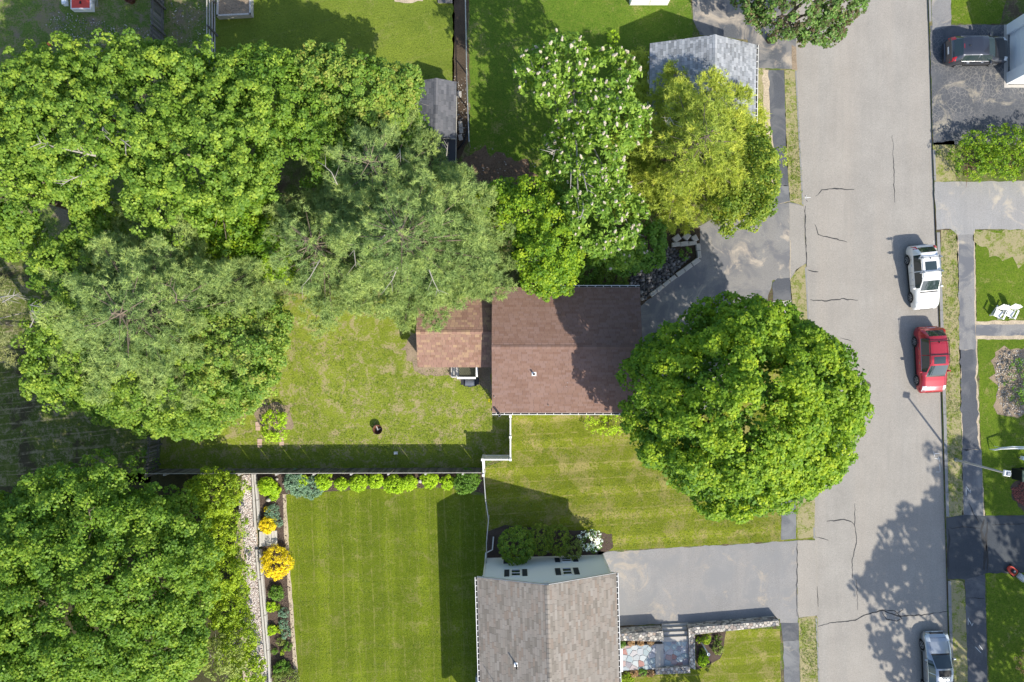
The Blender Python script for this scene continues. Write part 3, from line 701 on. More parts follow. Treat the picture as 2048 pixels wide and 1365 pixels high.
# --- brown house
he = 3.0; A = P(984, 575, he); B_ = P(1280, 826, he)
Wx = B_.x - A.x; Ly = A.y - B_.y; ym = P(1000, 695, 3.9).y
bh, br, W, ex, ey, sl = gable('brown_house', 'low house with the long brown shingled gable roof in the middle of the picture', 'house', Vector((A.x, A.y, 0)), 0, Wx, Ly, he, 3.9, 'x', (.25, .25, .35, .35), 'cream', 'brownroof', (.25, .5), .15, 260, ridge_off=(A.y - ym) - Ly / 2)
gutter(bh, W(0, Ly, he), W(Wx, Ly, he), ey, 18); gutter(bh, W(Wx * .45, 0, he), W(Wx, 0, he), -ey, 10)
def vent(o, p, r, hh, name='vent_pipe', mat='black', base=True):
    m = MB(); m.lathe([(r, -.1), (r, hh), (r * .8, hh), (r * .8, hh - .08)], tuple(p), 12)
    v = m.build(name, M[mat], o)
    if base:
        b = MB(); b.box((p.x, p.y + .02, p.z + .03), (.30, .26, .03)); b.lathe([(r * 1.9, .03), (r * 1.2, .14)], tuple(p), 12); b.build('flashing', M['white'], v)
    return v
def on_roof(px, py, sl_i, slopes):
    O_, U_, V_ = slopes[sl_i]; N = U_.cross(V_).normalized()
    c = Vector((0, 0, H)); g = P(px, py, 0); d = g - c; t = (O_ - c).dot(N) / d.dot(N); return c + d * t
vent(br, on_roof(1068, 749, 1, sl), .055, .42)
vent(br, on_roof(1097, 811, 1, sl), .03, .14, mat='white', base=False); vent(br, on_roof(989, 794, 1, sl), .03, .12, mat='white', base=False)
vent(br, on_roof(1133, 773, 1, sl), .02, .06, mat='white', base=False); vent(br, on_roof(1135, 766, 1, sl), .02, .06, mat='white', base=False)
p = P(999, 829, 3.3); m = MB(); m.lathe([(.08, -3.3), (.08, .35), (.062, .35), (.062, .1)], (p.x, p.y - .04, 3.3), 14); m.build('exhaust_stack', M['metal'], bh)
# --- lower rear wing
he2 = 2.25; A = P(835, 592, he2); C2 = P(835, 735, he2)
ww = P(986, 700, 2.3).x - A.x
wg, wr, W, ex, ey, sl2 = gable('rear_wing', 'lower wing with bright orange-brown shingles joined to the left end of the brown roof', 'house wing', Vector((A.x, A.y, 0)), 0, ww, A.y - C2.y, he2, 2.95, 'x', (.15, .0, .3, .3), 'cream', 'addroof', (.2, .42), .17, 260, ridge_off=.05)
# landing with white rails and steps
pd = P(932, 748, 0); dk = empty('back_porch_landing', (pd.x, pd.y, 0), 'small wooden landing with white rails and steps below the rear wing eave', 'porch')
x0, x1 = P(918, 0, .8).x, P(955, 0, .8).x; y1, y0 = P(0, 722, .8).y, P(0, 755, .8).y
for i in range(9):
    a = x0 + (x1 - x0) * i / 9; MB().box((a + (x1 - x0) / 18, (y0 + y1) / 2, .78), ((x1 - x0) / 9 - .012, y1 - y0, .04)).build('deck_board', simple('mossy_board', (.13, .13, .085), .9, .25) if i == 0 else bpy.data.materials['mossy_board'], dk)
for (a, b_, c_, d_) in ((x0, x1, y0, y0), (x1, x1, y0, y1)):
    r_ = MB().box(((a + b_) / 2, (c_ + d_) / 2, 1.72), (b_ - a + .14, d_ - c_ + .14, .06)).box(((a + b_) / 2, (c_ + d_) / 2, .92), (b_ - a + .05, d_ - c_ + .05, .05)).build('rail', M['vinyl'], dk)
    n = 9
    for i in range(n):
        t = (i + .5) / n; MB().box((a + (b_ - a) * t, c_ + (d_ - c_) * t, 1.31), (.035, .035, .74)).build('baluster', M['vinyl'], dk)
for a, b_ in ((x0, y0), (x1, y0), (x1, y1)): MB().box((a, b_, .87), (.09, .09, 1.74)).build('post', M['vinyl'], dk)
for i in range(3): MB().box((x0 - .12 - .2 * i, (y0 + y1) / 2 - .02, .6 - .2 * i), (.2, y1 - y0, .05)).build('step', M['palewood'], dk)
for s_ in (y0, y1 - .05): MB().box((x0 - .28, s_, .3), (.5, .04, .5)).build('stringer', M['vinyl'], dk)

# --- white house
he = 4.3; O = P(954, 1155, he); E = P(1232, 1147, he); th = math.atan2(E.y - O.y, E.x - O.x); Wx = (E - O).length
wh, wroof, W, ex, ey, sl3 = gable('white_house', 'white clapboard house with grey-taupe shingled roof and dark window shutters', 'house', O, th, Wx, 12.5, he, 6.1, 'y', (.42, .36, .12, .3), 'siding', 'whiteroof', (.25, .7), .155, 300, ridge_off=-.06)
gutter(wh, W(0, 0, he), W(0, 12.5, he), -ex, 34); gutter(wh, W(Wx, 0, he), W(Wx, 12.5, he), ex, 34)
# clapboards on the gable end
m = MB(); z = .15; hr_ = 6.1; yw = .12; mid = Wx / 2 - .06
while z < 5.9:
    def xl(zz): return .42 if zz < 4.25 else max(.42, (zz + .16 - he) / (hr_ - he) * mid)
    def xr(zz): return Wx - .36 if zz < 4.25 else min(Wx - .36, Wx - (zz + .16 - he) / (hr_ - he) * (Wx - mid))
    a, b_ = xl(z + .1), xr(z + .1)
    if b_ - a < .3: break
    q = [W(a, yw - .022, z), W(b_, yw - .022, z), W(b_, yw - .003, z + .115), W(a, yw - .003, z + .115), W(a, yw, z), W(b_, yw, z)]
    m.cr = random.random(); m.add(q, [(1, 0, 3, 2), (0, 1, 5, 4)]); z += .115
m.build('clapboard', M['siding'], wh, kind='stuff')
for a in (.42, Wx - .36): wallbox(MB(), W(a, yw, 2.1), ex, ey, (.1, .06, 4.2)).build('corner_board', M['vinyl'], wh)
for a, b_, ha, hb in ((0, mid, he, hr_), (Wx, mid, he, hr_)):   # rake boards
    p, q = W(a, .0, ha - .2), W(b_, .0, hb - .2); m = MB(); t = Vector((0, 0, .19)); m.add([p, q, q + t, p + t, p - ey * .025, q - ey * .025, q + t - ey * .025, p + t - ey * .025], [(4, 5, 6, 7), (7, 6, 2, 3), (0, 1, 5, 4), (5, 4, 7, 6)]); m.build('rake_board', M['vinyl'], wh)
def window(o, W, ex, ey, a, yy, z0, z1, wd, shut=True, sw=.36):
    c = W(a, yy - .03, (z0 + z1) / 2); h_ = z1 - z0
    f = MB()
    for dx, dz, sx, sz in ((-wd / 2, 0, .07, h_ + .14), (wd / 2, 0, .07, h_ + .14), (0, h_ / 2, wd, .07), (0, -h_ / 2, wd + .2, .08)):
        wallbox(f, c + ex * dx + Vector((0, 0, dz)), ex, ey, (sx, .09, sz))
    fr = f.build('window', M['vinyl'], o)
    wallbox(MB(), W(a, yy - .012, (z0 + z1) / 2), ex, ey, (wd - .05, .02, h_ - .04)).build('pane', M['glass'], fr)
    wallbox(MB(), c + ey * .0, ex, ey, (wd - .07, .05, .045)).build('sash_rail', M['vinyl'], fr)
    if shut:
        for s_ in (-1, 1):
            m = MB(); cc = W(a + s_ * (wd / 2 + .22 + sw / 2 - .1), yy - .035, (z0 + z1) / 2); wallbox(m, cc, ex, ey, (sw, .03, h_))
            for k in range(9): wallbox(m, cc - ey * .02 + Vector((0, 0, -h_ / 2 + .08 + k * (h_ - .16) / 8)), ex, ey, (sw - .08, .02, .045))
            m.build('shutter', M['shutter'], o)
def wx(px, py, h_): return (P(px, py, h_) - O).dot(ex)
window(wh, W, ex, ey, wx(1031.5, 1144, 3.3), yw, 2.75, 4.05, .62, sw=.34)
window(wh, W, ex, ey, wx(1134, 1140, 3.3), yw, 2.75, 4.05, .62, sw=.36)
window(wh, W, ex, ey, wx(1133, 1117, 1.2), yw, .55, 1.45, .66)
window(wh, W, ex, ey, wx(1030, 1120, 1.2), yw, .55, 1.45, .66)
wallbox(MB(), W(mid, yw - .04, 5.35), ex, ey, (.36, .05, .28)).build('gable_vent', M['vinyl'], wh)
m = MB(); m.tube([W(.36, .0, 4.1), W(.40, .06, 3.8), W(.40, .06, .4), W(.42, -.3, .25), W(.9, -.5, .12), W(1.0, -1.4, .08)], .045, 6); m.build('downspout', M['vinyl'], wh)
m = MB(); m.tube([W(Wx - .2, -.02, 4.1), W(Wx - .3, .08, 3.8), W(Wx - .3, .08, .1)], .04, 6); m.build('downspout', M['vinyl'], wh)
vent(wroof, on_roof(1033, 1330, 0, sl3), .045, .55)
for px, py in ((1011, 1164), (1040, 1290), (1018, 1240)): vent(wroof, on_roof(px, py, 0, sl3), .012, .02, mat='white', base=False, name='nail_cap')
# service cable shadow caster: thin mast at the left eave
m = MB(); q = on_roof(988, 1363, 0, sl3); m.tube([q, q + Vector((0, 0, .8))], .02, 5); m.build('mast', M['metal'], wroof)
b = P(950, 1360, .5); MB().box((b.x + .2, b.y, .3), (.3, .5, .6), bev=.03).build('meter_box', M['steel'], wh)

# --- grey garage house
he = 2.45; O = P(1300, 87, he); E = P(1513, 90, he); th = math.atan2(E.y - O.y, E.x - O.x); Wx = (E - O).length
gh, gr, W2, ex2, ey2, sl4 = gable('grey_roofed_house', 'house under a blue-grey shingled gable roof half hidden by the yellow-green conifer', 'house', O, th, Wx, 6.4, he, 3.9, 'y', (.3, .3, .3, .3), 'white', 'greyroof', (.18, .40), .17, 300, ridge_off=.38)
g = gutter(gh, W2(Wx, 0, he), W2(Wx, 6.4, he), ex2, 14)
MB().tube([W2(-.05, .9, he - .1), W2(.2, .9, he - .5), W2(.3, .95, .1)], .04, 6).build('downspout', M['vinyl'], gh)
wallbox(MB(), W2(3.6, .29, 1.2), ex2, ey2, (2.4, .06, 2.1)).build('garage_door', M['vinyl'], gh)
# --- shed with lean-to
he = 1.8; O = P(836, 162, he); E = P(913, 163, he); Wx = (E - O).length
sh, sr, W3, ex3, ey3, sl5 = gable('garden_shed', 'garden shed with charcoal shingled gable roof beside the wire fence', 'shed', O, math.atan2(E.y - O.y, E.x - O.x) - .008, Wx, 3.95, he, 2.35, 'y', (.12, .12, .12, .12), 'greywood', 'shedroof', (.25, .5), .17, 240)
lt = MB(); a, b_ = W3(Wx * .5, 3.97, 1.75), W3(Wx, 3.97, 1.75); c_, d_ = W3(Wx * .5, 5.5, 1.35), W3(Wx, 5.5, 1.35)
lt.add([a, b_, d_, c_] + [x - Vector((0, 0, .08)) for x in (a, b_, d_, c_)], [(3, 2, 1, 0), (4, 5, 6, 7), (0, 1, 5, 4), (1, 2, 6, 5), (2, 3, 7, 6), (3, 0, 4, 7)])
lt.build('lean_to_roof', simple('dark_felt', (.05, .055, .068), .85), sh)
MB().prism([W3(Wx * .53, 3.9, 0)[:2], W3(Wx * .97, 3.9, 0)[:2], W3(Wx * .97, 5.4, 0)[:2], W3(Wx * .53, 5.4, 0)[:2]], 0, 1.3).build('lean_to_wall', M['greywood'], sh)
MB().tube([W3(Wx * .35, 3.97, 2.12), W3(Wx + .02, 3.97, 1.86)], .03, 4).build('trim', M['pole'], sh)
MB().tube([W3(Wx + .03, 1.0, 1.78), W3(Wx + .03, 5.5, 1.4)], .03, 4).build('trim', M['pole'], sh)

# --- garage on the east edge: gable wall with recessed door, sunlit south wall
o = empty('garage', P(2030, 110), 'white garage with painted-in bluish shade at the right edge with the dark car nosed up to its door', 'garage')
xw = P(2013, 0).x; ya, yb = P(0, 50).y, P(0, 168).y; da, db = P(0, 70).y, P(0, 146).y; xe = xw + 9
m = MB(); hh = 2.7; hg = 4.0; ymid = (ya + yb) / 2
m.add([(xw, yb, 0), (xw, db, 0), (xw, db, 2.2), (xw, da, 2.2), (xw, da, 0), (xw, ya, 0), (xw, ya, hh), (xw, ymid, hg), (xw, yb, hh)], [(0, 8, 7, 6, 5, 4, 3, 2, 1)])
m.add([(xw, yb, 0), (xe, yb, 0), (xe, yb, hh), (xw, yb, hh)], [(0, 1, 2, 3)]); m.add([(xw, ya, 0), (xe, ya, 0), (xe, ya, hh), (xw, ya, hh)], [(3, 2, 1, 0)])
m.add([(xw, db, 0), (xw + .25, db, 0), (xw + .25, db, 2.2), (xw, db, 2.2)], [(0, 1, 2, 3)]); m.add([(xw, da, 0), (xw + .25, da, 0), (xw + .25, da, 2.2), (xw, da, 2.2)], [(3, 2, 1, 0)])
m.add([(xw, db, 2.2), (xw + .25, db, 2.2), (xw + .25, da, 2.2), (xw, da, 2.2)], [(0, 1, 2, 3)])
m.build('wall', M['siding'], o)
for k in range(4): MB().box((xw + .24, (da + db) / 2, .28 + .55 * k), (.04, da - db - .01, .535), bev=.008).build('door_panel', M['siding'], o)
m = MB(); ov = .25; m.add([(xw - .1, yb - ov, hh - .05), (xe, yb - ov, hh - .05), (xe, ymid, hg + .08), (xw - .1, ymid, hg + .08), (xw - .1, ya + ov, hh - .05), (xe, ya + ov, hh - .05)], [(0, 1, 2, 3), (3, 2, 5, 4)]); m.build('roof', M['shedroof'], o)
sheet('foundation_strip', [(2008, 50), (2016, 50), (2016, 170), (2200, 170), (2200, 176), (2008, 176)], L4, M['concrete'], .02)
# --- white outbuilding at the top edge
o = empty('white_outbuilding', P(1297, 4), 'white panelled outbuilding cut off by the top edge above the lawn', 'shed')
a, b_ = P(1259, 11), P(1335, 11); m = MB(); m.prism([(a.x, a.y), (b_.x, b_.y), (b_.x, b_.y + 4), (a.x, a.y + 4)], 0, 2.4); m.build('wall', M['white'], o)
for k in range(6):
    for j in range(2): MB().box((a.x + (b_.x - a.x) * (j + .5) / 2, a.y - .02, .25 + .36 * k), ((b_.x - a.x) / 2 - .05, .04, .33), bev=.01).build('wall_panel', M['vinyl'], o)
m = MB(); m.add([(a.x - .1, a.y - .1, 2.4), (b_.x + .1, a.y - .1, 2.4), (b_.x + .1, a.y + 2, 3.3), (a.x - .1, a.y + 2, 3.3), (a.x - .1, a.y + 4, 2.4), (b_.x + .1, a.y + 4, 2.4)], [(0, 1, 2, 3), (3, 2, 5, 4)]); m.build('roof', M['greyroof'], o)

# ------------------------------------------------------------------ fences
def picket_fence(label, a, b, h, pw, gap, mat, posts=0, post_side=1, rails=2, cap=None, name='picket_fence', pmat=None, post_name='post'):
    u = (b - a).normalized(); n_ = Vector((-u.y, u.x, 0)); L = (b - a).length; o = empty(name, a, label, 'fence')
    ms = []
    for k in range(5):
        m = MB(); m.cr = k / 4; m.box((0, 0, h / 2), (pw, .02, h)); ms.append(m.mesh('picket', M[mat]))
    N = int(L / (pw + gap)); ang = math.atan2(u.y, u.x)
    for i in range(N):
        p = u * ((i + .5) * L / N); q = link('picket', random.choice(ms), o, (p.x, p.y, random.uniform(0, .03) + p.z)); q.rotation_euler = (random.uniform(-.02, .02), random.uniform(-.015, .015), ang + random.uniform(-.03, .03))
    for k in range(rails):
        z = .35 + (h - .55) * k / max(1, rails - 1)
        c = a + u * L / 2 + n_ * post_side * .035; R = Matrix.Rotation(ang, 4, 'Z')
        MB().box((c.x, c.y, z), (L, .04, .09), M=R).build('rail', M[pmat or mat], o)
    for i in range(posts):
        c = a + u * (L * (i + .5) / posts) + n_ * post_side * .1
        MB().box((c.x, c.y, (h + .03) / 2), (.11, .11, h + .03), rz=ang).build(post_name, M[pmat or mat], o)
    if cap:
        c = a + u * L / 2; MB().box((c.x, c.y, h + .045), (L, .035, .02), rz=ang).build('cap_rail', M[cap], o)
    return o
picket_fence('long weathered grey board fence behind the row of lime green shrubs', P(318, 938), P(965, 936), 1.8, .152, -.004, 'greywood', posts=9, post_side=-1, cap='pole', pmat='pole', name='board_fence')
picket_fence('short grey slatted fence running down from the left maple towards the dark soil', P(322, 868), P(316, 948), 1.75, .10, .05, 'greywood', posts=2, name='board_fence')
picket_fence('dark grey board fence at the top edge between two scruffy yards', P(329, -60), P(327, 150), 1.8, .13, .03, 'greywood', posts=4, post_side=1, name='board_fence', cap=None)
# rail fence
a, b_ = P(433, -60), P(434, 140); o = empty('rail_fence', a, 'grey timber rail fence with four rails beside the raised planter', 'fence')
for k in range(4): MB().box((a.x, (a.y + b_.y) / 2, .28 + .42 * k), (.05, abs(a.y - b_.y), .09)).build('rail', M['pole'], o)
for t in (.08, .36, .66, .95): MB().box((a.x + .07, a.y + (b_.y - a.y) * t, .82), (.11, .11, 1.64)).build('post', M['greywood'], o)
# wire fences with top rail
def wire_fence(label, pts, h, mat='metal'):
    W_ = [P(x, y, h) for x, y in pts]; o = empty('wire_fence', (W_[0].x, W_[0].y, 0), label, 'fence')
    MB().tube(W_, .035, 6).build('top_rail', M[mat], o)
    for p in W_: MB().lathe([(.045, 0), (.045, h + .06), (.0, h + .1)], (p.x, p.y, 0), 8).build('post', M[mat], o)
    m = MB()
    for a, b_ in zip(W_, W_[1:]):
        d = b_ - a; n = int(d.length / .22)
        for i in range(n):
            for s_ in (0, 1):
                x0 = a + d * (i / n); x1 = a + d * (min(i + 2.5, n) / n)
                p, q = (x0, x1) if s_ else (x1, x0)
                m.tube([Vector((p.x, p.y, .03)), Vector((q.x, q.y, h - .02))], .004, 3, cap=False)
    m.build('wire_mesh', M[mat], o, kind='stuff'); return o
wire_fence('thin galvanised wire fence between the white house wall and the flower bed', [(967, 942), (971, 1000), (977, 1040), (973, 1085), (973, 1128)], 1.2)
wire_fence('thin wire fence with pale top rail running down past the shed from the top edge', [(930, -30), (932, 65), (933, 137), (935, 208), (938, 284)], 1.2)
# white vinyl fence: panel, run, run
def vinyl(label, a, b, h, posts):
    u = (b - a).normalized(); L = (b - a).length; ang = math.atan2(u.y, u.x); o = empty('vinyl_fence', a, label, 'fence'); R = Matrix.Rotation(ang, 4, 'Z')
    n = max(2, int(L / .18))
    for i in range(n):
        p = a + u * (L * (i + .5) / n); MB().box((p.x, p.y, h / 2), (L / n - .008, .03, h - .1), rz=ang).build('plank', M['vinyl'], o)
    c = a + u * L / 2
    for z in (.12, h - .02): MB().box((c.x, c.y, z), (L, .09, .09), rz=ang).build('rail', M['vinyl'], o)
    for t in posts:
        p = a + u * L * t; MB().box((p.x, p.y, h / 2 + .04), (.13, .13, h + .08), rz=ang).box((p.x, p.y, h + .1), (.16, .16, .04), rz=ang).build('post', M['vinyl'], o)
    return o
vinyl('white vinyl fence panel crossing between the two lawns, seen edge-on with its grey face showing', P(967, 911), P(1021, 911), 1.8, (0, 1))
vinyl('white vinyl fence running down from the corner of the brown house eave', P(1021, 826), P(1021, 909), 1.8, (.02, .5))
vinyl('short white vinyl fence run where the board fence meets the wire fence', P(968, 914), P(969, 941), 1.8, (1,))

# ------------------------------------------------------------------ stone walls, steps and patio in front of the white house
def voronoi(poly, sites):
    """poly, sites in any units; returns convex cells"""
    out = []
    for i, s_ in enumerate(sites):
        c = [Vector(p) for p in poly]; s0 = Vector(s_)
        for j, t in enumerate(sites):
            if i == j: continue
            t = Vector(t)
            if (t - s0).length > 3.5: continue
            m_ = (s0 + t) / 2; d = t - s0; nc = []
            for k in range(len(c)):
                a, b_ = c[k], c[(k + 1) % len(c)]; fa, fb = (a - m_).dot(d), (b_ - m_).dot(d)
                if fa <= 0: nc.append(a)
                if fa * fb < 0: nc.append(a + (b_ - a) * (fa / (fa - fb)))
            c = nc
            if len(c) < 3: break
        if len(c) >= 3: out.append((s0, c))
    return out
def relax_sites(x0, x1, y0, y1, r, seed):
    rg = random.Random(seed); s_ = []
    for _ in range(4000):
        p = (rg.uniform(x0, x1), rg.uniform(y0, y1))
        if all(math.dist(p, q) > r for q in s_): s_.append(p)
    return s_
def paved(parent, quad, z, r, mat, gap, th, nm, seed, zvar=.01):
    """quad: convex outline in world xy"""
    xs = [p[0] for p in quad]; ys = [p[1] for p in quad]; n = 0
    for s0, c in voronoi([Vector(p[:2]) for p in quad], relax_sites(min(xs), max(xs), min(ys), max(ys), r, seed)):
        cen = sum(c, Vector((0, 0))) / len(c); rr = min((q - cen).length for q in c)
        if rr < gap * 1.5: continue
        q = [cen + (p - cen) * max(.3, 1 - gap / max(.05, (p - cen).length)) for p in c]
        q = [a for i, a in enumerate(q) if (a - q[i - 1]).length > .015]
        if len(q) < 3: continue
        m = MB(); m.cr = random.random(); t = z + random.uniform(0, zvar)
        q2 = [cen + (p - cen) * .93 for p in q]; k = len(q)
        a_ = sum(q[i].x * q[(i + 1) % k].y - q[(i + 1) % k].x * q[i].y for i in range(k))
        if a_ < 0: q.reverse(); q2.reverse()
        v = [(p.x, p.y, z - th) for p in q] + [(p.x, p.y, t - .012) for p in q] + [(p.x, p.y, t) for p in q2]
        f = [(i, (i + 1) % k, k + (i + 1) % k, k + i) for i in range(k)] + [(k + i, k + (i + 1) % k, 2 * k + (i + 1) % k, 2 * k + i) for i in range(k)] + [tuple(range(2 * k, 3 * k))]
        m.add(v, f); m.build(nm, mat, parent); n += 1
    return n
def stonewall(label, quad_px, h, z0=-.1, r=.17, name='stone_wall'):
    c = P(sum(p[0] for p in quad_px) / 4, sum(p[1] for p in quad_px) / 4, h)
    o = empty(name, (c.x, c.y, z0), label, 'wall'); q = [P(x, y, h) for x, y in quad_px]
    MB().prism([p[:2] for p in q], z0, h - .03).build('core', M['mortar'], o)
    paved(o, [p[:2] for p in q], h, r, M['wallstone'], .014, .03, 'stone', int(c.x * 10))
    # face stones on the long side that looks up the picture
    a, b_ = q[0], q[1]; u = (b_ - a); L = u.length; u.normalize(); nn = Vector((-u.y, u.x, 0))
    m = MB()
    z = z0 + .02
    while z < h - .06:
        x = 0
        while x < L:
            w_ = random.uniform(.1, .28); hh_ = .12; m.cr = random.random()
            p = a + u * min(x + w_ / 2, L - w_ / 2); m.box((p.x + nn.x * .01, p.y + nn.y * .01, z + hh_ / 2), (min(w_, L) - .015, .05, hh_ - .015), M=Matrix((u, nn, Vector((0, 0, 1)))).transposed(), bev=.015); x += w_
        z += .125
    m.build('face_stones', M['wallstone'], o, kind='stuff'); return o
# retaining walls: cap outlines at height
stonewall('long mosaic-topped stone wall along the driveway, right of the steps', [(1377, 1256), (1558, 1241), (1559, 1252), (1390, 1270)], .72)
stonewall('mosaic-topped stone wall left of the steps below the taupe roof edge', [(1238, 1268), (1326, 1263), (1328, 1284), (1238, 1282)], .95)
stonewall('narrow stone wall along the right side of the lower patio', [(1377, 1258), (1390, 1268), (1391, 1340), (1379, 1337)], .82)
stonewall('low stone wall along the bottom of the flagstone patio', [(1310, 1338), (1379, 1334), (1381, 1347), (1312, 1350)], .86)
st = empty('entrance_steps', P(1350, 1255), 'grey concrete entrance steps climbing from the driveway to the patio', 'steps')
zz = [.16, .32, .48, .62]
for k, (y0_, y1_) in enumerate(((1249, 1256), (1256, 1265), (1265, 1275), (1275, 1290))):
    q = [P(1324, y0_, zz[k])[:2], P(1377, y0_ - 2, zz[k])[:2], P(1377, y1_ + 12 - 2, zz[k])[:2], P(1325, y1_ + 12, zz[k])[:2]]
    MB().prism(q, -.1, zz[k]).build('step', M['concrete'], st)
pt = empty('patio', P(1300, 1310), 'crazy-paved flagstone patio of blue, grey and rust stones on two levels', 'patio')
ql = [P(x, y, .62)[:2] for x, y in ((1325, 1284), (1379, 1283), (1380, 1336), (1322, 1338))]
MB().prism(ql, -.1, .60).build('slab', M['grout'], pt); paved(pt, ql, .63, .34, M['flag'], .022, .03, 'flagstone', 5)
qu = [P(x, y, .78)[:2] for x, y in ((1240, 1292), (1311, 1289), (1311, 1339), (1240, 1342))]
MB().prism(qu, -.1, .76).build('slab', M['grout'], pt); paved(pt, qu, .79, .34, M['flag'], .022, .03, 'flagstone', 8)
MB().prism([P(x, y, .80)[:2] for x, y in ((1311, 1289), (1320, 1289), (1321, 1338), (1311, 1339))], -.1, .80).build('step', M['concrete'], pt)
MB().prism([P(x, y, .70)[:2] for x, y in ((1320, 1289), (1327, 1288), (1327, 1338), (1321, 1338))], -.1, .70).build('step', M['concrete'], pt)
MB().prism([P(x, y, .88)[:2] for x, y in ((1239, 1298), (1245, 1298), (1246, 1344), (1240, 1344))], -.1, .88).build('threshold', M['siding'], pt)
o = sheet('planting_soil', [(1390, 1272), (1452, 1263), (1448, 1290), (1440, 1318), (1415, 1332), (1391, 1340)], L2 + .004, M['mulch'], .04)
MB().prism([P(x, y, .6)[:2] for x, y in ((1240, 1284), (1310, 1282), (1311, 1289), (1240, 1292))], -.1, .60).build('planting_strip', M['dirtd'], pt)
MB().prism([P(x, y, .6)[:2] for x, y in ((1240, 1341), (1311, 1340), (1311, 1352), (1240, 1356))], -.1, .60).build('planting_strip', M['dirtd'], pt)
# block retaining wall by the middle driveway
o = empty('block_retaining_wall', P(1385, 490), 'low retaining wall of large pale blocks at the bend of the driveway', 'wall')
for (a, b_) in (((1342, 491), (1392, 487)), ((1394, 488), (1397, 517)), ((1397, 519), (1352, 552)), ((1350, 553), (1300, 592))):
    p, q = P(*a), P(*b_); d = q - p; n = max(2, int(d.length / .55))
    for i in range(n):
        c = p + d * ((i + .5) / n); MB().box((c.x, c.y, .13), (d.length / n - .03, random.uniform(.26, .34), random.uniform(.28, .4)), rz=math.atan2(d.y, d.x) + random.uniform(-.04, .04), bev=.025).build('block', M['concrete'], o)
for x, y, s_ in ((1352, 478, .55), (1372, 474, .5), (1388, 478, .4)): 
    c = P(x, y); MB().box((c.x, c.y, .1), (s_, .45, .35), rz=random.random(), bev=.05).build('block', M['concrete'], o)
# timber edging of the gravel strip, and the board steps
o = empty('timber_edging', P(520, 1150), 'pale timber edging between gravel strip and flower bed', 'edging')
for (a, b_) in (((509, 949), (514, 1000)), ((514, 1001), (518, 1060)), ((519, 1100), (523, 1150)), ((523, 1151), (530, 1230)), ((530, 1231), (536, 1300)), ((536, 1301), (541, 1400)), ((504, 949), (510, 1060)), ((512, 1100), (517, 1160)), ((518, 1161), (532, 1330))):
    p, q = P(*a, .3), P(*b_, .3); d = q - p; MB().box(((p.x + q.x) / 2, (p.y + q.y) / 2, .17), (d.length, .14, .3 if a[0] not in (504, 512, 518) else .2), rz=math.atan2(d.y, d.x), bev=.01).build('beam', M['palewood'], o)
o = empty('board_steps', P(536, 1077), 'three broad pale plank steps between the two yellow shrubs', 'steps')
for i in range(6):
    x = 519 + i * 5.8; p = P(x + 2.9, 1078 - .2 * i, .3); MB().box((p.x, p.y, .34 - .05 * (i // 2)), (.19, 1.05, .05), rz=.03, bev=.006).build('plank', M['palewood'], o)
for x in (520, 552): 
    p = P(x, 1078); MB().box((p.x + .05, p.y, .12), (.05, 1.0, .24)).build('riser', M['palewood'], o)
# ------------------------------------------------------------------ trees and shrubs
G = {}
G['maple'] = leafm('maple_leaf', [(.045, .105, .006), (.095, .175, .008), (.165, .245, .010), (.29, .34, .014)], .42)
G['maple_l'] = leafm('light_maple_leaf', [(.06, .125, .014), (.11, .18, .02), (.165, .24, .026), (.27, .32, .036)], .42)
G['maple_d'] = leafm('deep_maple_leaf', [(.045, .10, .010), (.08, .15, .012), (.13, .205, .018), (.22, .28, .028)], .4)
G['maple_o'] = leafm('mixed_maple_leaf', [(.05, .11, .015), (.09, .16, .02), (.15, .22, .03), (.20, .24, .035), (.25, .20, .05)], .38)
G['red'] = leafm('bronze_leaf', [(.09, .05, .03), (.07, .06, .025), (.06, .12, .02), (.10, .17, .03), (.14, .09, .05)], .3)
G['olive2'] = leafm('yellowish_leaf', [(.05, .10, .010), (.10, .155, .014), (.17, .21, .02), (.26, .28, .03)], .35)
G['pine'] = leafm('pine_needle', [(.08, .125, .042), (.125, .18, .055), (.19, .245, .07), (.28, .33, .09)], .25, tr_tint=(1.1, 1.1, .6))
G['dpine'] = leafm('dry_pine_needle', [(.14, .16, .06), (.19, .20, .08), (.24, .25, .10), (.30, .29, .13)], .25, tr_tint=(1.1, 1.1, .6))
G['hem'] = leafm('golden_conifer_needle', [(.10, .145, .022), (.18, .225, .032), (.27, .31, .042), (.38, .39, .06)], .3)
G['chest'] = leafm('chestnut_leaf', [(.055, .115, .012), (.10, .175, .018), (.155, .235, .025), (.22, .30, .035)], .38)
G['arb'] = leafm('arborvitae_spray', [(.08, .13, .008), (.135, .20, .010), (.20, .265, .012), (.28, .33, .016)], .3)
G['lime'] = leafm('lime_leaf', [(.20, .31, .012), (.27, .38, .015), (.35, .44, .02)], .4)
G['yel'] = leafm('yellow_leaf', [(.40, .30, .008), (.52, .42, .010), (.60, .50, .015)], .35)
G['blue'] = leafm('blue_green_needle', [(.08, .14, .09), (.12, .19, .12), (.17, .25, .15)], .2)
G['dark'] = leafm('dark_shrub_leaf', [(.05, .085, .01), (.075, .115, .012), (.10, .15, .015)], .25)
G['green'] = leafm('shrub_leaf', [(.06, .12, .014), (.09, .17, .018), (.13, .22, .025)], .35)
G['olive'] = leafm('olive_shrub_leaf', [(.10, .13, .03), (.15, .18, .035), (.20, .23, .05)], .3)
G['whitefl'] = leafm('white_blossom', [(.6, .62, .55), (.75, .75, .70), (.8, .8, .76)], .2)
G['brownfl'] = leafm('russet_shrub_leaf', [(.22, .13, .06), (.30, .18, .09), (.26, .20, .10)], .3)

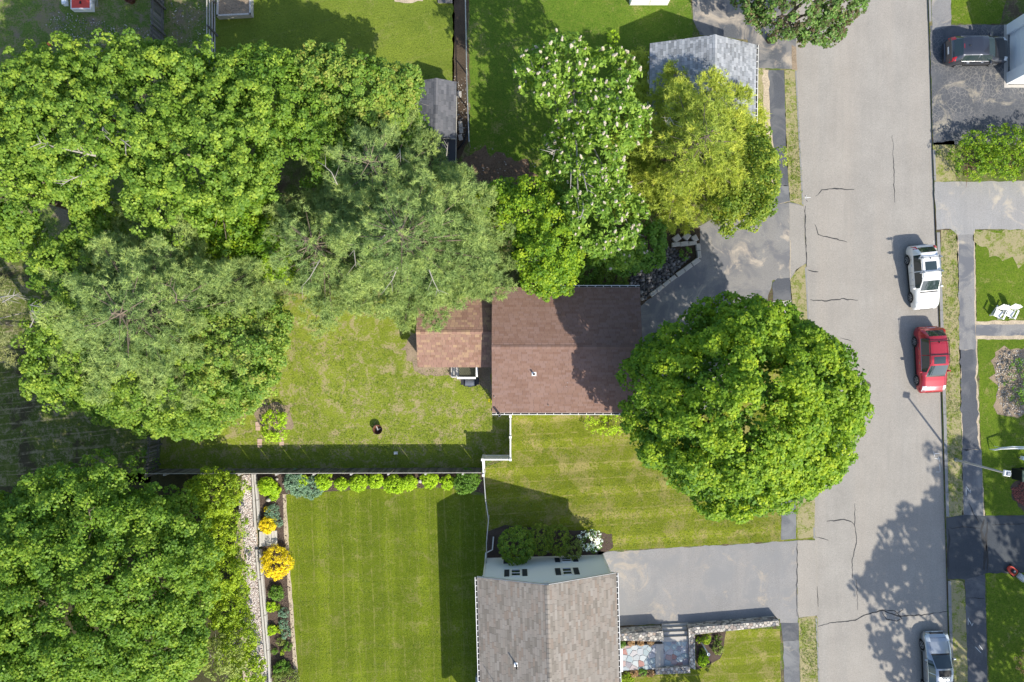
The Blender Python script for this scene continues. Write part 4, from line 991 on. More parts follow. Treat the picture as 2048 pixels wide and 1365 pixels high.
def norm(a): return a / np.maximum(np.linalg.norm(a, axis=-1, keepdims=True), 1e-6)
def leaves(name, pos, nrm, ln, wd, rnd, mat, parent, tdir=None, tri=False, kind=None):
    n = len(pos); nrm = norm(nrm)
    r = RNG.normal(size=(n, 3)) if tdir is None else tdir
    t = norm(r - nrm * (r * nrm).sum(1, keepdims=True)); b = np.cross(nrm, t)
    L, Wd = ln[:, None], wd[:, None]; off = np.array(wloc(parent))
    if tri:
        V = np.stack([pos - b * Wd * .5, pos + b * Wd * .5, pos + t * L], 1)
        F = np.arange(n * 3).reshape(n, 3)
    else:
        V = np.stack([pos - t * L * .5, pos + b * Wd * .5 - t * L * .05 + nrm * Wd * .18, pos + t * L * .5, pos - b * Wd * .5 - t * L * .05 + nrm * Wd * .18], 1)
        F = np.arange(n * 4).reshape(n, 4)
    me = np_mesh(name, V.reshape(-1, 3) - off, F, rnd, mat)
    return tag(link(name, me, parent), kind=kind)
def lobe_w(l):
    """(px, py, h, rx_px, ry_px, rz) -> world centre and radii"""
    px, py, h, rx, ry, rz = l; c = np.array(P(px, py, h)); k = (H - h) / H / S
    return c, np.array([rx * k, ry * k, rz])
def low(p, sc, seed):
    """cheap smooth noise from sines"""
    rg = np.random.default_rng(seed); v = 0
    for _ in range(4):
        d = rg.normal(size=3) * sc; v = v + np.sin(p @ d + rg.uniform(0, 6))
    return v / 4
HOLES = []
def puffs(lobes, dens, seed, zmin=-.35, rough=.14, inner=.25):
    rg = np.random.default_rng(seed); LW = [lobe_w(l) for l in lobes]; C, D = [], []
    for i, (c, r) in enumerate(LW):
        area = 4 * math.pi * ((r[0] * r[1]) ** 1.6 / 3 + 2 * ((r[0] * r[2]) ** 1.6) / 3) ** (1 / 1.6) * .62
        n = int(area * dens); u = norm(rg.normal(size=(n * 2, 3))); u = u[u[:, 2] > zmin][:n]
        f = 1 + rough * 1.6 * low(u * 2.2, 1.3, seed + i) + rg.uniform(-rough, rough * .5, len(u))
        f = np.where(rg.random(len(u)) < inner, f * rg.uniform(.55, .88, len(u)), f)
        p = c + u * r * f[:, None]; ok = p[:, 2] > .03
        for j, (c2, r2) in enumerate(LW):
            if j != i: ok &= np.linalg.norm((p - c2) / r2, axis=1) > .80
        kk = H / (H - p[:, 2]) * S; X, Y = CX + p[:, 0] * kk, CY - p[:, 1] * kk
        for hx, hy, hrx, hry in HOLES: ok &= ((X - hx) / hrx) ** 2 + ((Y - hy) / hry) ** 2 > 1 + .5 * low(p, 1.3, 3)
        C.append(p[ok]); D.append(norm(u / r * r.mean())[ok])
    return np.concatenate(C), np.concatenate(D)
def crown_leaves(C, D, R, per, ll, seed, flat=.75, up=.6, jit=.45, lw=.8, rv=.35):
    rg = np.random.default_rng(seed); n = len(C); Rr = R * rg.uniform(1 - rv, 1 + rv, (n, 1, 1))
    u = norm(rg.normal(size=(n, per, 3)) + .75 * D[:, None] + np.array([0, 0, .55]))
    rad = rg.uniform(.45, 1.0, (n, per, 1)) ** .5
    pos = C[:, None] + u * Rr * rad * np.array([1, 1, flat])
    nr = norm(u * .55 + np.array([0, 0, up]) + rg.normal(size=u.shape) * jit)
    cl = rg.uniform(0, 1, (n, 1)); rnd = np.clip(.5 * cl + .5 * rg.uniform(0, 1, (n, per)) , 0, 1)
    ln = ll * rg.uniform(.7, 1.3, n * per)
    return pos.reshape(-1, 3), nr.reshape(-1, 3), ln, ln * lw, rnd.reshape(-1)
def limbs(o, base, top, targets, r0, mat, n=7, seed=0, seg=6):
    rg = np.random.default_rng(seed); base = Vector(base); top = Vector(top)
    pts = [base.lerp(top, t) + Vector((rg.normal() * .12 * t, rg.normal() * .12 * t, 0)) for t in (0, .25, .5, .75, 1)]
    MB().tube(pts, [r0 * 1.25, r0, r0 * .8, r0 * .55, r0 * .25], 9).build('trunk', mat, o, smooth=True)
    if len(targets):
        for i in rg.choice(len(targets), min(n, len(targets)), replace=False):
            t = Vector(targets[i]); a = pts[1].lerp(pts[3], rg.uniform(0, 1)); mid = a.lerp(t, .5) + Vector((0, 0, (t - a).length * .08)); m = MB()
            m.tube([a, a.lerp(mid, .5), mid, mid.lerp(t, .55), t], [r0 * .42, r0 * .34, r0 * .26, r0 * .16, r0 * .05], seg)
            for _ in range(4):
                q = mid.lerp(t, rg.uniform(.1, .8)); e = q + Vector(rg.normal(size=3)) * .6; e.z = max(e.z, q.z); m.tube([q, q.lerp(e, .5) + Vector((0, 0, .05)), e], [r0 * .14, r0 * .09, r0 * .03], 4)
            m.build('branch', mat, o, smooth=True)
def tree(name, label, lobes, mat, R=.5, dens=3.2, per=46, ll=.2, seed=1, trunk=None, r0=.22, cat='tree', group=None, bark='bark', flat=.75, jit=.45, inner=.25, nl=7, crown='crown', rough=.14, zmin=-.35, up=.6, lw=.8, extra=None):
    LW = [lobe_w(l) for l in lobes]; c0, rr = LW[0]
    b = Vector((c0[0], c0[1], 0)) if trunk is None else P(*trunk)
    o = empty(name, b, label, cat, group)
    C, D = puffs(lobes, dens, seed, zmin, rough, inner)
    pos, nr, ln, wd, rnd = crown_leaves(C, D, R, per, ll, seed, flat, up, jit, lw)
    if crown: leaves(crown, pos, nr, ln, wd, rnd, G[mat], o)
    if mat in ('maple', 'maple_l', 'maple_d', 'maple_o') and per > 40:
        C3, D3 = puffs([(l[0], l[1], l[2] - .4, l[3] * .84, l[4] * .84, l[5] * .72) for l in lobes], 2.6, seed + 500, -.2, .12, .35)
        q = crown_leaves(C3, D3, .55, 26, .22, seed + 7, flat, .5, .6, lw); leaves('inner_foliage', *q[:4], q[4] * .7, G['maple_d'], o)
    if r0: limbs(o, b, c0 + np.array([0, 0, rr[2] * .45]), C, r0, M[bark], nl, seed)
    if extra: extra(o, C, D)
    return o, C, D
def bare(o, pts, r=.05, mat='barkg', tw=6, seed=0):
    """a dead branch: pts as (px,py,h)"""
    rg = np.random.default_rng(seed); W_ = [P(*p) for p in pts]; m = MB(); n = len(W_)
    m.tube(W_, [r * (1 - .8 * i / (n - 1)) for i in range(n)], 5)
    for _ in range(tw):
        i = rg.integers(0, n - 1); q = W_[i].lerp(W_[i + 1], rg.uniform(0, 1)); d = (W_[i + 1] - W_[i]).normalized()
        e = q + (d * .6 + Vector((-d.y, d.x, .1)) * rg.choice([-1, 1]) * .6) * rg.uniform(.4, 1.1); m.tube([q, q.lerp(e, .5), e], [r * .4, r * .3, r * .1], 4)
    return m.build('bare_branch', M[mat], o, smooth=True)

# the round maple by the road: puffy masses, hierarchical, sunlit tops painted lighter
def big():
    rg = np.random.default_rng(3)
    o = empty('maple_tree', P(1418, 795), 'large round bright green maple standing between the brown house and the road', 'tree')
    C, D = puffs([(1482, 812, 7.8, 198, 193, 4.4), (1480, 815, 9.6, 150, 145, 3.6)], .54, 12, -.2, .10, .10)
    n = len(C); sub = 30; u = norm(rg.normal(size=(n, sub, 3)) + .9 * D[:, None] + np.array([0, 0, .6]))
    Rr = rg.uniform(.7, 1.15, (n, 1, 1)); C2 = (C[:, None] + u * Rr * np.array([1, 1, .85])).reshape(-1, 3); D2 = norm(u + .5 * D[:, None]).reshape(-1, 3)
    p_, nr, ln, wd, rn = crown_leaves(C2, D2, .26, 15, .17, 8, .85, .6, .35, .8)
    leaves('crown', p_, nr, ln, wd, np.clip(rn * .7 + .35 * np.repeat(np.clip(u[..., 2].reshape(-1), -.3, 1), 15) + .12 * low(p_, 1.2, 4), 0, 1), G['maple'], o)  # upward leaves of each puff get lighter values: sunlit tops put into colour
    C3, D3 = puffs([(1482, 812, 7.4, 198, 192, 3.4), (1485, 810, 9, 130, 125, 2.8), (1490, 812, 6.5, 160, 150, 2.0)], 3.4, 9, -.6, .1, .3)
    p_, nr, ln, wd, rn = crown_leaves(C3, D3, .6, 30, .26, 8, .85, .5, .6, .8)
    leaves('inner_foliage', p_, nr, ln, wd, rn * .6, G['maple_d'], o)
    limbs(o, P(1418, 795), P(1470, 800, 11), C, .32, M['bark'], 14, 4)
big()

HOLES += [(592, 335, 42, 30), (548, 200, 10, 50), (292, 215, 12, 30), (505, 300, 16, 26), (95, 590, 14, 26), (232, 375, 24, 42), (118, 440, 34, 44), (575, 375, 30, 26), (260, 290, 14, 10), (270, 215, 14, 12), (60, 590, 20, 12)]
tree('maple_tree', 'broad light green maple filling the top left corner, with two bare dead limbs', [(205, 225, 8, 195, 130, 3.0), (100, 190, 7, 90, 80, 2.2), (330, 180, 8, 95, 75, 2.4), (170, 290, 9, 150, 110, 2.8), (300, 130, 7, 70, 40, 1.6)], 'maple_l', R=.36, dens=4.3, per=46, ll=.16, rough=.26, seed=21, jit=.4)
o_ = bpy.data.objects['maple_tree.001']
bare(o_, [(192, 312, 10.9), (150, 303, 11.2), (105, 293, 11.4), (75, 283, 11.5)], .07, seed=1, tw=9); bare(o_, [(195, 328, 10.9), (165, 350, 11.1), (140, 360, 11.2), (122, 372, 11.3)], .05, seed=2)
bare(o_, [(232, 272, 10.5), (248, 283, 11), (262, 295, 11.2)], .06, seed=3, tw=3); bare(o_, [(206, 255, 11), (205, 268, 11.1)], .05, seed=4, tw=5)
tree('maple_tree', 'second light green maple right of the dark lawn gap near the top left', [(400, 320, 8.5, 150, 130, 3.2), (470, 250, 7.5, 95, 95, 2.4), (330, 380, 8, 90, 70, 2.2), (450, 180, 7, 70, 70, 2)], 'maple_l', R=.36, dens=4.3, per=46, ll=.16, rough=.26, seed=22)
tree('maple_tree', 'yellowish maple reaching in from the left edge above the dry pine', [(30, 380, 8, 75, 100, 2.8), (-40, 300, 8, 90, 120, 3), (20, 470, 7, 62, 45, 1.8), (170, 395, 7.5, 50, 40, 1.5)], 'maple_l', R=.36, dens=4.3, per=46, ll=.16, rough=.26, seed=23)
tree('maple_tree', 'small-crowned maple with pinkish tips overhanging the charcoal shed', [(700, 180, 6.5, 95, 70, 2.2), (650, 150, 6, 50, 45, 1.6), (790, 180, 6, 55, 45, 1.5), (740, 220, 6, 80, 50, 1.8)], 'maple_o', R=.36, dens=5.5, per=46, ll=.15, rough=.2, seed=24)
bare(bpy.data.objects['maple_tree.004'], [(802, 222, 6), (825, 212, 6.2), (838, 205, 6.3)], .03, seed=6, tw=3)
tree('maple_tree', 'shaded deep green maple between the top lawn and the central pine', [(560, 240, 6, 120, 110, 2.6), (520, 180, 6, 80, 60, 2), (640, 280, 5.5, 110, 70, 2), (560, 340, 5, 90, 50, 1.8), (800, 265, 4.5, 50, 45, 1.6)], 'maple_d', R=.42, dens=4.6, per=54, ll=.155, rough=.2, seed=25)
tree('maple_tree', 'low bright green maple squeezed between the two pines', [(470, 420, 5.5, 70, 60, 2), (540, 500, 5, 70, 60, 1.8), (410, 470, 5.5, 60, 45, 1.6)], 'maple', R=.42, dens=5, per=50, ll=.155, seed=26)
tree('maple_tree', 'wide maple under the left pine, its lower edge hanging over the slatted fence', [(330, 720, 6, 230, 130, 2.8), (150, 570, 7, 75, 105, 2.4), (140, 720, 6, 68, 90, 2.2), (180, 460, 7, 70, 60, 1.8), (350, 815, 4.8, 115, 52, 1.8), (240, 800, 5, 65, 50, 1.6)], 'maple_l', R=.36, dens=4.6, per=46, ll=.16, rough=.2, seed=27)
tree('maple_tree', 'yellow-green maple with orange young tips right of the left pine', [(470, 720, 6.8, 95, 105, 2.4), (410, 680, 7.4, 60, 50, 1.6), (520, 660, 5.6, 62, 60, 1.8)], 'maple_o', R=.4, dens=5, per=46, ll=.15, rough=.2, seed=28)
tree('maple_tree', 'very large green maple filling the bottom left corner', [(180, 1190, 8, 212, 200, 3.6), (90, 1070, 7, 150, 95, 2.6), (290, 1060, 6, 100, 60, 2.2), (210, 1140, 8, 185, 165, 3), (80, 1300, 8.5, 190, 110, 3), (318, 1150, 6.5, 75, 100, 2.2), (285, 1290, 7.5, 115, 90, 2.6), (170, 1240, 6, 200, 150, 2.5)], 'maple_d', R=.5, dens=3.9, per=78, ll=.165, rough=.22, seed=29, r0=.35)
tree('maple_tree', 'fresh green maple beside the chestnut, touching the top edge of the brown roof', [(1090, 480, 5.6, 68, 85, 2.6), (1060, 420, 6, 48, 55, 1.8), (1100, 545, 4.8, 55, 42, 1.5), (1010, 420, 5.5, 50, 45, 1.6)], 'maple', R=.36, dens=6, per=48, ll=.15, rough=.2, seed=30)
HOLES.clear()
tree('small_tree', 'small round-leaved green tree overhanging the rock bed', [(1280, 485, 3.2, 48, 42, 1.4), (1255, 515, 2.8, 40, 26, 1.1), (1300, 515, 2.6, 24, 20, .9)], 'green', R=.3, dens=7, per=22, ll=.2, seed=31, r0=.12)
tree('dark_tree', 'dark green tree between the golden conifer and the pavement', [(1510, 350, 4.5, 42, 80, 2.2), (1480, 420, 4, 48, 42, 1.6), (1500, 290, 4, 34, 34, 1.4)], 'olive2', R=.38, dens=6, per=44, ll=.15, rough=.25, seed=32, r0=.16)
tree('bronze_tree', 'bronze and green leaved tree overhanging the road at the top edge', [(1600, 10, 5.2, 90, 62, 2.2), (1540, -10, 5, 60, 40, 1.8), (1685, 15, 5, 42, 32, 1.4), (1640, 55, 4.6, 45, 34, 1.4)], 'red', R=.36, dens=5, per=36, ll=.18, seed=33, r0=.2)
tree('dry_bush_tree', 'olive half-bare tree at the bottom by the arborvitae row', [(445, 1310, 4, 42, 40, 1.4)], 'olive', R=.3, dens=5, per=22, ll=.13, seed=34, r0=.1, bark='barkg')
# big trees standing outside the picture that throw the lower right shade
for i, (x, y, h_, r_) in enumerate(((2650, 1700, 12, 160), (2770, 1340, 11, 120), (2440, 1780, 11, 145))):
    tree('oak_tree', ['tallest oak beyond the right edge, throwing the big shadow on the road', 'oak beyond the right edge above the dark driveway', 'oak beyond the bottom right corner shading the silver car'][i], [(x, y, h_, r_ * 1.25, r_ * 1.15, 3.6), (x + 60, y - 60, h_ + 1.5, r_ * .8, r_ * .8, 2.6)], 'maple_d', R=.9, dens=.75, per=34, ll=.42, seed=60 + i, r0=.35, group='tall oaks beyond the right edge')
# tree outside the top edge with shadow on the upper lawn
tree('oak_tree', 'tree beyond the bottom edge that dapples the lawn in front of the white house', [(1500, 1530, 5, 60, 45, 1.8)], 'maple_d', R=.5, dens=2.5, per=24, ll=.3, seed=70, r0=.2)

# horse chestnut with flower candles
chl = [(1150, 165, 7, 92, 78, 2.2), (1215, 235, 7, 70, 70, 2.2), (1080, 130, 6.5, 40, 35, 1.3), (1180, 330, 6, 75, 70, 2.2), (1195, 430, 6, 80, 78, 2.4), (1225, 500, 4.6, 55, 35, 1.4), (1130, 290, 5, 45, 30, 1.2)]
def candles(o, C, D):
    rg = np.random.default_rng(4); cm = []
    fm = simple('chestnut_blossom', (.60, .53, .42), .9, .2)
    for k in range(5):
        m = MB(); rr = random.Random(k)
        for j in range(9):
            t = j / 8; rd = .085 * (1 - t * .75) + .01; z = .02 + .3 * t
            for q in range(3 if j < 8 else 1):
                a = rr.uniform(0, 6.28); m.box((rd * .7 * math.cos(a), rd * .7 * math.sin(a), z), (.07, .07, .05), rz=rr.uniform(0, 3))
        cm.append(m.mesh('blossom', fm))
    ok = (D[:, 2] > .05); idx = np.nonzero(ok)[0]; rg.shuffle(idx); used = []
    for i in idx:
        p = C[i] + D[i] * .22 + np.array([0, 0, .12])
        if any(np.linalg.norm(p - q) < .42 for q in used): continue
        used.append(p); q = link('blossom', cm[len(used) % 5], o, Vector(p) - wloc(o)); q.rotation_euler = (rg.normal() * .25 + D[i][1] * -.3, rg.normal() * .25 + D[i][0] * .3, rg.uniform(0, 6)); q.scale = [rg.uniform(.5, 1.05)] * 3
        if len(used) >= 290: break
ch, C, D = tree('chestnut_tree', 'horse chestnut covered in upright cream-white flower candles', chl, 'chest', R=.36, dens=5.2, per=20, ll=.27, seed=41, lw=.45, bark='barkg', r0=.2, extra=candles, inner=.2, rough=.2)
for k, pts in enumerate([[(1120, 235, 4), (1108, 195, 6), (1095, 165, 7.2), (1085, 140, 8)], [(1118, 232, 4), (1104, 180, 6.4), (1075, 150, 7.4), (1045, 130, 8)], [(1165, 240, 4), (1150, 205, 7), (1148, 190, 8)], [(1166, 245, 4), (1180, 225, 7), (1200, 205, 8.4)], [(1142, 300, 6), (1142, 345, 7.5), (1141, 378, 7.8)], [(1150, 320, 6), (1168, 355, 8), (1175, 385, 8.3)], [(1165, 390, 7), (1167, 420, 8.3), (1160, 440, 8.5)], [(1130, 302, 6), (1112, 300, 7.2), (1098, 308, 7.3)]]): bare(ch, pts, .07, seed=k + 10, tw=4)

# frond-built conifers
def conifer(name, label, base, Ht, z0, ext, mat, levels=11, per=7, dens=15, tuft=8, nl=.22, nw=.035, seed=1, upc=.12, wfac=.42, power=.8, bark='bark', r0=.25, cat='tree', droop=0, gap=.0, rndbase=.5, mode='tuft', lenvar=.25, group=None):
    """ext = (left, right, up, down) reach of the lowest limbs in metres"""
    rg = np.random.default_rng(seed); b = P(*base); o = empty(name, b, label, cat, group)
    pts, dirs, rn, br = [], [], [], MB()
    for l in range(levels):
        f = l / (levels - 1); z = z0 + (Ht - z0) * f * .97
        k = max(3, int(per * (1 - f * .35)))
        for j in range(k):
            a = 2 * math.pi * (j + rg.uniform(-.35, .35)) / k + l * 1.9
            ca, sa = math.cos(a), math.sin(a); ax = ext[1] if ca > 0 else ext[0]; ay = ext[2] if sa > 0 else ext[3]
            L = 1 / math.sqrt((ca / ax) ** 2 + (sa / ay) ** 2) * (1 - f) ** power * rg.uniform(1 - lenvar, 1 + lenvar * .5) + .35
            d = np.array([ca, sa, 0.]); s_ = np.array([-sa, ca, 0.])
            n = max(4, int(L * L * wfac * dens * .5)); t = rg.uniform(.12 if f < .8 else 0, 1, n) ** .62
            hw = wfac * L * np.sqrt(np.clip(1 - t, 0.02, 1)) * np.clip(t * 1.6, .2, 1) * .9
            q = np.round(rg.uniform(-1, 1, n) * 3) / 3 if gap else rg.uniform(-1, 1, n)
            lat = hw * q + rg.normal(size=n) * .05
            zz = z + upc * L * t - droop * L * t * t + rg.normal(size=n) * .07 - np.abs(lat) * .12
            p = np.array([b.x, b.y, 0]) + d * (t * L)[:, None] + s_ * lat[:, None]; p[:, 2] = zz
            pts.append(p); dd = d + s_ * (lat / np.maximum(L * .5, .3))[:, None] + np.array([0, 0, .25 - droop]); dirs.append(norm(dd)); rn.append(np.clip(.1 + .75 * t * rg.uniform(.5, 1.15, n), 0, 1))
            e = Vector((b.x + ca * L * .93, b.y + sa * L * .93, z + (upc - droop * .8) * L * .93)); mdp = Vector((b.x + ca * L * .5, b.y + sa * L * .5, z + (upc * .5 - droop * .25) * L))
            br.tube([Vector((b.x, b.y, z)), mdp, e], [.035 + .008 * L, .02 + .005 * L, .01], 4, cap=False)
    p = np.concatenate(pts); d = np.concatenate(dirs); r = np.concatenate(rn)
    k = rg.random(len(p)) < .17; p, d, r = p[k], d[k], r[k]; g = 6      # shoots stand in bunches at the twig ends
    p = np.repeat(p, g, 0) + rg.normal(size=(len(p) * g, 3)) * np.array([.13, .13, .09]) + np.array([0, 0, .05]); d = np.repeat(d, g, 0); r = np.clip(np.repeat(r, g) + rg.normal(size=len(p)) * .08, 0, 1); n = len(p)
    if mode == 'tuft':
        u = norm(rg.normal(size=(n, tuft, 3)) * .8 + d[:, None] * .75 + np.array([0, 0, .35]))
        pos = np.repeat(p, tuft, 0); t = u.reshape(-1, 3); nr = np.cross(t, rg.normal(size=t.shape)) + np.array([0, 0, .7])
        ln = nl * rg.uniform(.7, 1.25, n * tuft); rr = np.clip(np.repeat(r, tuft) + rg.normal(size=n * tuft) * .12, 0, 1)
        leaves('needles', pos, nr, ln, np.full(n * tuft, nw), rr, G[mat], o, tdir=t, tri=True)
    br.build('branches', M[bark], o, kind='stuff')
    MB().tube([b, b + Vector((.1, .05, Ht * .5)), b + Vector((0, 0, Ht))], [r0, r0 * .6, .04], 8).build('trunk', M[bark], o, smooth=True)
    return o
pine1 = conifer('pine_tree', 'large soft grey-green pine in the middle, spreading towards the orange-brown roof', (855, 520), 13, 4.2, (7.2, 6.9, 6.4, 4.9), 'pine', levels=14, per=10, dens=52, tuft=12, nl=.25, nw=.032, seed=51, power=.62)
conifer('pine_tree', 'blue-green pine standing behind the middle pine, right of the shaded maple', (800, 400), 11.5, 4, (5.0, 4.6, 4.8, 3.5), 'pine', levels=10, per=8, dens=46, seed=52, tuft=12, nl=.25, nw=.032, power=.7)
conifer('pine_tree', 'smaller pale pine on the left side of the middle pine above the back lawn', (690, 520), 9.5, 3.5, (5.4, 4.4, 4.4, 5.0), 'pine', levels=9, per=8, dens=46, seed=53, tuft=12, nl=.25, nw=.032, power=.7)
pl_ = conifer('pine_tree', 'pale grey-green pine at the left growing out of the wide maple', (436, 642), 13, 6.5, (7.4, 6.3, 6.2, 5.6), 'pine', levels=11, per=9, dens=52, seed=54, tuft=12, nl=.25, nw=.032, power=.6)
conifer('pine_tree', 'dry yellowish pine with bare grey twigs at the left edge', (95, 650), 12.5, 6, (3.8, 3.2, 3.2, 3.2), 'dpine', levels=7, per=7, dens=40, seed=55, tuft=10, nl=.24, nw=.03, power=.55, bark='barkg')
for k, pts in enumerate([[(640, 520, 9), (620, 555, 9), (600, 578, 8.5)], [(795, 535, 11), (785, 560, 10.5), (762, 590, 10)], [(858, 540, 11), (868, 565, 10.5), (880, 588, 10)], [(770, 470, 11.5), (750, 490, 11.3)], [(708, 500, 10), (712, 535, 9.8)], [(675, 370, 9.5), (663, 345, 9.8), (650, 333, 9.8), (633, 322, 9.8)], [(800, 300, 9), (801, 325, 9.4)], [(893, 312, 8.5), (896, 285, 9)]]): bare(pine1, pts, .035, seed=k + 30, tw=3)
for k, pts in enumerate([[(352, 605, 11.5), (353, 590, 11.8), (340, 570, 12)], [(352, 600, 11.6), (385, 603, 11.7)], [(315, 530, 10), (318, 515, 10)], [(215, 640, 9), (208, 605, 9.2)]]): bare(pl_, pts, .045, seed=k + 50, mat='bark', tw=4)
for k, pts in enumerate([[(0, 595, 11), (20, 592, 11.3), (40, 590, 11.2)], [(5, 605, 11), (40, 585, 11)], [(60, 610, 10), (85, 615, 10), (108, 630, 9.5)], [(62, 622, 10), (85, 628, 9.8)], [(60, 655, 9), (70, 635, 9.4)]]): bare(bpy.data.objects['pine_tree.004'], pts, .04, seed=k + 70, tw=6)
hm = conifer('golden_conifer', 'golden yellow-green feathery conifer partly covering the blue-grey roof', (1335, 356), 11, 2.2, (4.6, 6.4, 7.4, 4.3), 'hem', lenvar=.5, levels=11, per=10, dens=60, tuft=9, nl=.26, nw=.042, seed=56, power=.85, upc=.02, droop=.16, wfac=.5, gap=1)
for k, pts in enumerate([[(1340, 235, 8), (1332, 245, 8.6), (1330, 240, 9)], [(1340, 236, 8), (1348, 250, 8.8)]]): bare(hm, pts, .03, seed=k + 90, tw=5)

# shrubs
def shrub(name, label, px, py, r, h, mat, seed=1, ll=.12, R=.16, dens=14, per=12, group=None, cat='shrub', ry=None, up=.5, lw=.6, jit=.5, stem=True, rough=.12, bark='bark', z=0):
    ry = ry or r; hc = h * .5 + z
    o = empty(name, P(px, py, hc).xy.to_3d() + Vector((0, 0, z)), label, cat, group)
    C, D = puffs([(px, py, hc, r, ry, h * .5)], dens, seed, -.5, rough, .2)
    if len(C) < 6: C, D = puffs([(px, py, hc, r, ry, h * .5)], dens * 3, seed, -.5, rough, .2)
    pos, nr, ln, wd, rnd = crown_leaves(C, D, R, per, ll, seed, .8, up, jit, lw)
    leaves('foliage', pos, nr, ln, wd, rnd, G[mat], o)
    if stem:
        b = wloc(o); m = MB(); rg = random.Random(seed)
        for _ in range(4): 
            a = rg.uniform(0, 6.28); e = b + Vector((math.cos(a) * r / S * .5, math.sin(a) * r / S * .5, h * .7)); m.tube([b + Vector((0, 0, -.02)), b.lerp(e, .5) + Vector((0, 0, h * .1)), e], [.02, .015, .006], 4)
        m.build('stems', M[bark], o)
    return o
AR = ['topmost and broadest arborvitae of the yellow-green column beside the gravel strip', 'second arborvitae from the top of the column beside the gravel strip', 'third arborvitae from the top, opposite the big yellow shrub', 'fourth arborvitae from the top of the column beside the gravel strip', 'fifth arborvitae from the top, beside the olive half-bare tree', 'lowest arborvitae of the column, next to the dark grey gravel']
for i, (x, y, rx, ry) in enumerate(((437, 988, 48, 42), (440, 1070, 42, 38), (455, 1145, 38, 44), (462, 1210, 34, 40), (478, 1275, 32, 44), (492, 1345, 26, 42))):
    o = shrub('arborvitae', AR[i], x, y, rx, 4.4, 'arb', 80 + i, .16, .26, 12, 22, 'arborvitae along the gravel strip', ry=ry, rough=.2, lw=.5)
shrub('arborvitae', 'small side shoot of arborvitae just left of the topmost one', 397, 968, 16, 2.0, 'arb', 86, .15, .2, 12, 20, rough=.2)
shrub('round_shrub', 'round bright green shrub at the left end of the white house gable', 1033, 1090, 34, 2.6, 'maple_l', 90, .12, .16, 26, 18, rough=.05)
shrub('clipped_yew', 'dark clipped shrub immediately right of the round bright green one', 1080, 1078, 24, 2.0, 'olive2', 91, .07, .10, 45, 16, ry=31, rough=.04)
shrub('clipped_yew', 'dark clipped shrub behind the small olive bush', 1116, 1080, 23, 1.9, 'olive2', 92, .07, .10, 45, 16, ry=30, rough=.04)
shrub('olive_bush', 'small olive bush in front of the right gable window', 1143, 1096, 18, 1.5, 'olive', 93, .12, .16, 22, 12, ry=21)
ws = shrub('white_flowering_shrub', 'shrub covered in white blossom at the right corner of the white house', 1182, 1083, 20, 1.2, 'green', 94, .1, .14, 18, 10)
ws2 = wloc(ws); C, D = puffs([(1182, 1082, .7, 20, 17, .55)], 22, 95, -.2); pos, nr, ln, wd, rnd = crown_leaves(C + D * .06, D, .13, 7, .09, 95); leaves('blossom', pos, nr, ln, wd, rnd, G['whitefl'], ws)
shrub('dark_arborvitae', 'left of two dark domed evergreens above the brown roof gutter', 1205, 556, 19, 2.6, 'dark', 96, .09, .12, 34, 20, ry=26, rough=.04)
shrub('dark_arborvitae', 'right of two dark domed evergreens above the brown roof gutter', 1238, 557, 18, 2.4, 'dark', 97, .09, .12, 34, 20, ry=24, rough=.04)
shrub('laurel_shrub', 'loose green shrub with blue-grey sprigs left of the dark domed evergreens', 1180, 548, 24, 2.4, 'green', 98, .15, .2, 14, 12)
shrub('raspberry_bush', 'leafy bright green bush beside the pink stepping pavers', 550, 848, 24, 1.2, 'lime', 99, .15, .2, 16, 11, ry=32, rough=.25)
shrub('eave_bush', 'loose light green bush under the lower right gutter of the brown roof', 1218, 848, 48, 1.0, 'lime', 100, .11, .15, 14, 9, ry=20, rough=.25)
shrub('white_lilac', 'small shrub with pale blossom between the brown roof and the round maple', 1292, 728, 12, 1.6, 'whitefl', 101, .09, .12, 18, 9, ry=16)
shrub('rock_plant', 'small dark green plant among the blocks above the rock bed', 1371, 508, 12, .5, 'green', 102, .12, .12, 20, 9)
for i, (x, y, rx, ry) in enumerate(((1952, 312, 44, 44), (2012, 306, 50, 50), (2072, 308, 44, 50))):
    shrub('forsythia_bush', ['left third of the wide bright green hedge between the two right-hand driveways', 'middle of the wide bright green hedge between the two right-hand driveways', 'hedge bush at the right edge between the two right-hand driveways'][i], x, y, rx, 1.7, 'maple', 103 + i, .13, .2, 15, 16, ry=ry, rough=.2)
m = MB(); q = [P(1934, 330, 1.5), P(1935, 350, .9), P(1932, 376, .2)]; 
o = empty('dead_branch', (q[2].x, q[2].y, 0), 'bare reddish branch sticking out of the hedge over the pale driveway', 'branch'); m.tube(q, [.02, .02, .01], 4); m.tube([q[0], P(1948, 335, 1.4)], .015, 4); m.build('stick', M['rust'], o)
shrub('green_shrub', 'dark green spreading shrub on the leaf-strewn patch at the right edge', 2045, 765, 28, 1.0, 'green', 107, .13, .18, 12, 10, ry=44, rough=.25)
shrub('lilac_bush', 'shrub with dull pinkish leaves at the right edge near the bottom', 2052, 1322, 24, 1.3, 'brownfl', 108, .12, .16, 12, 10, ry=20)
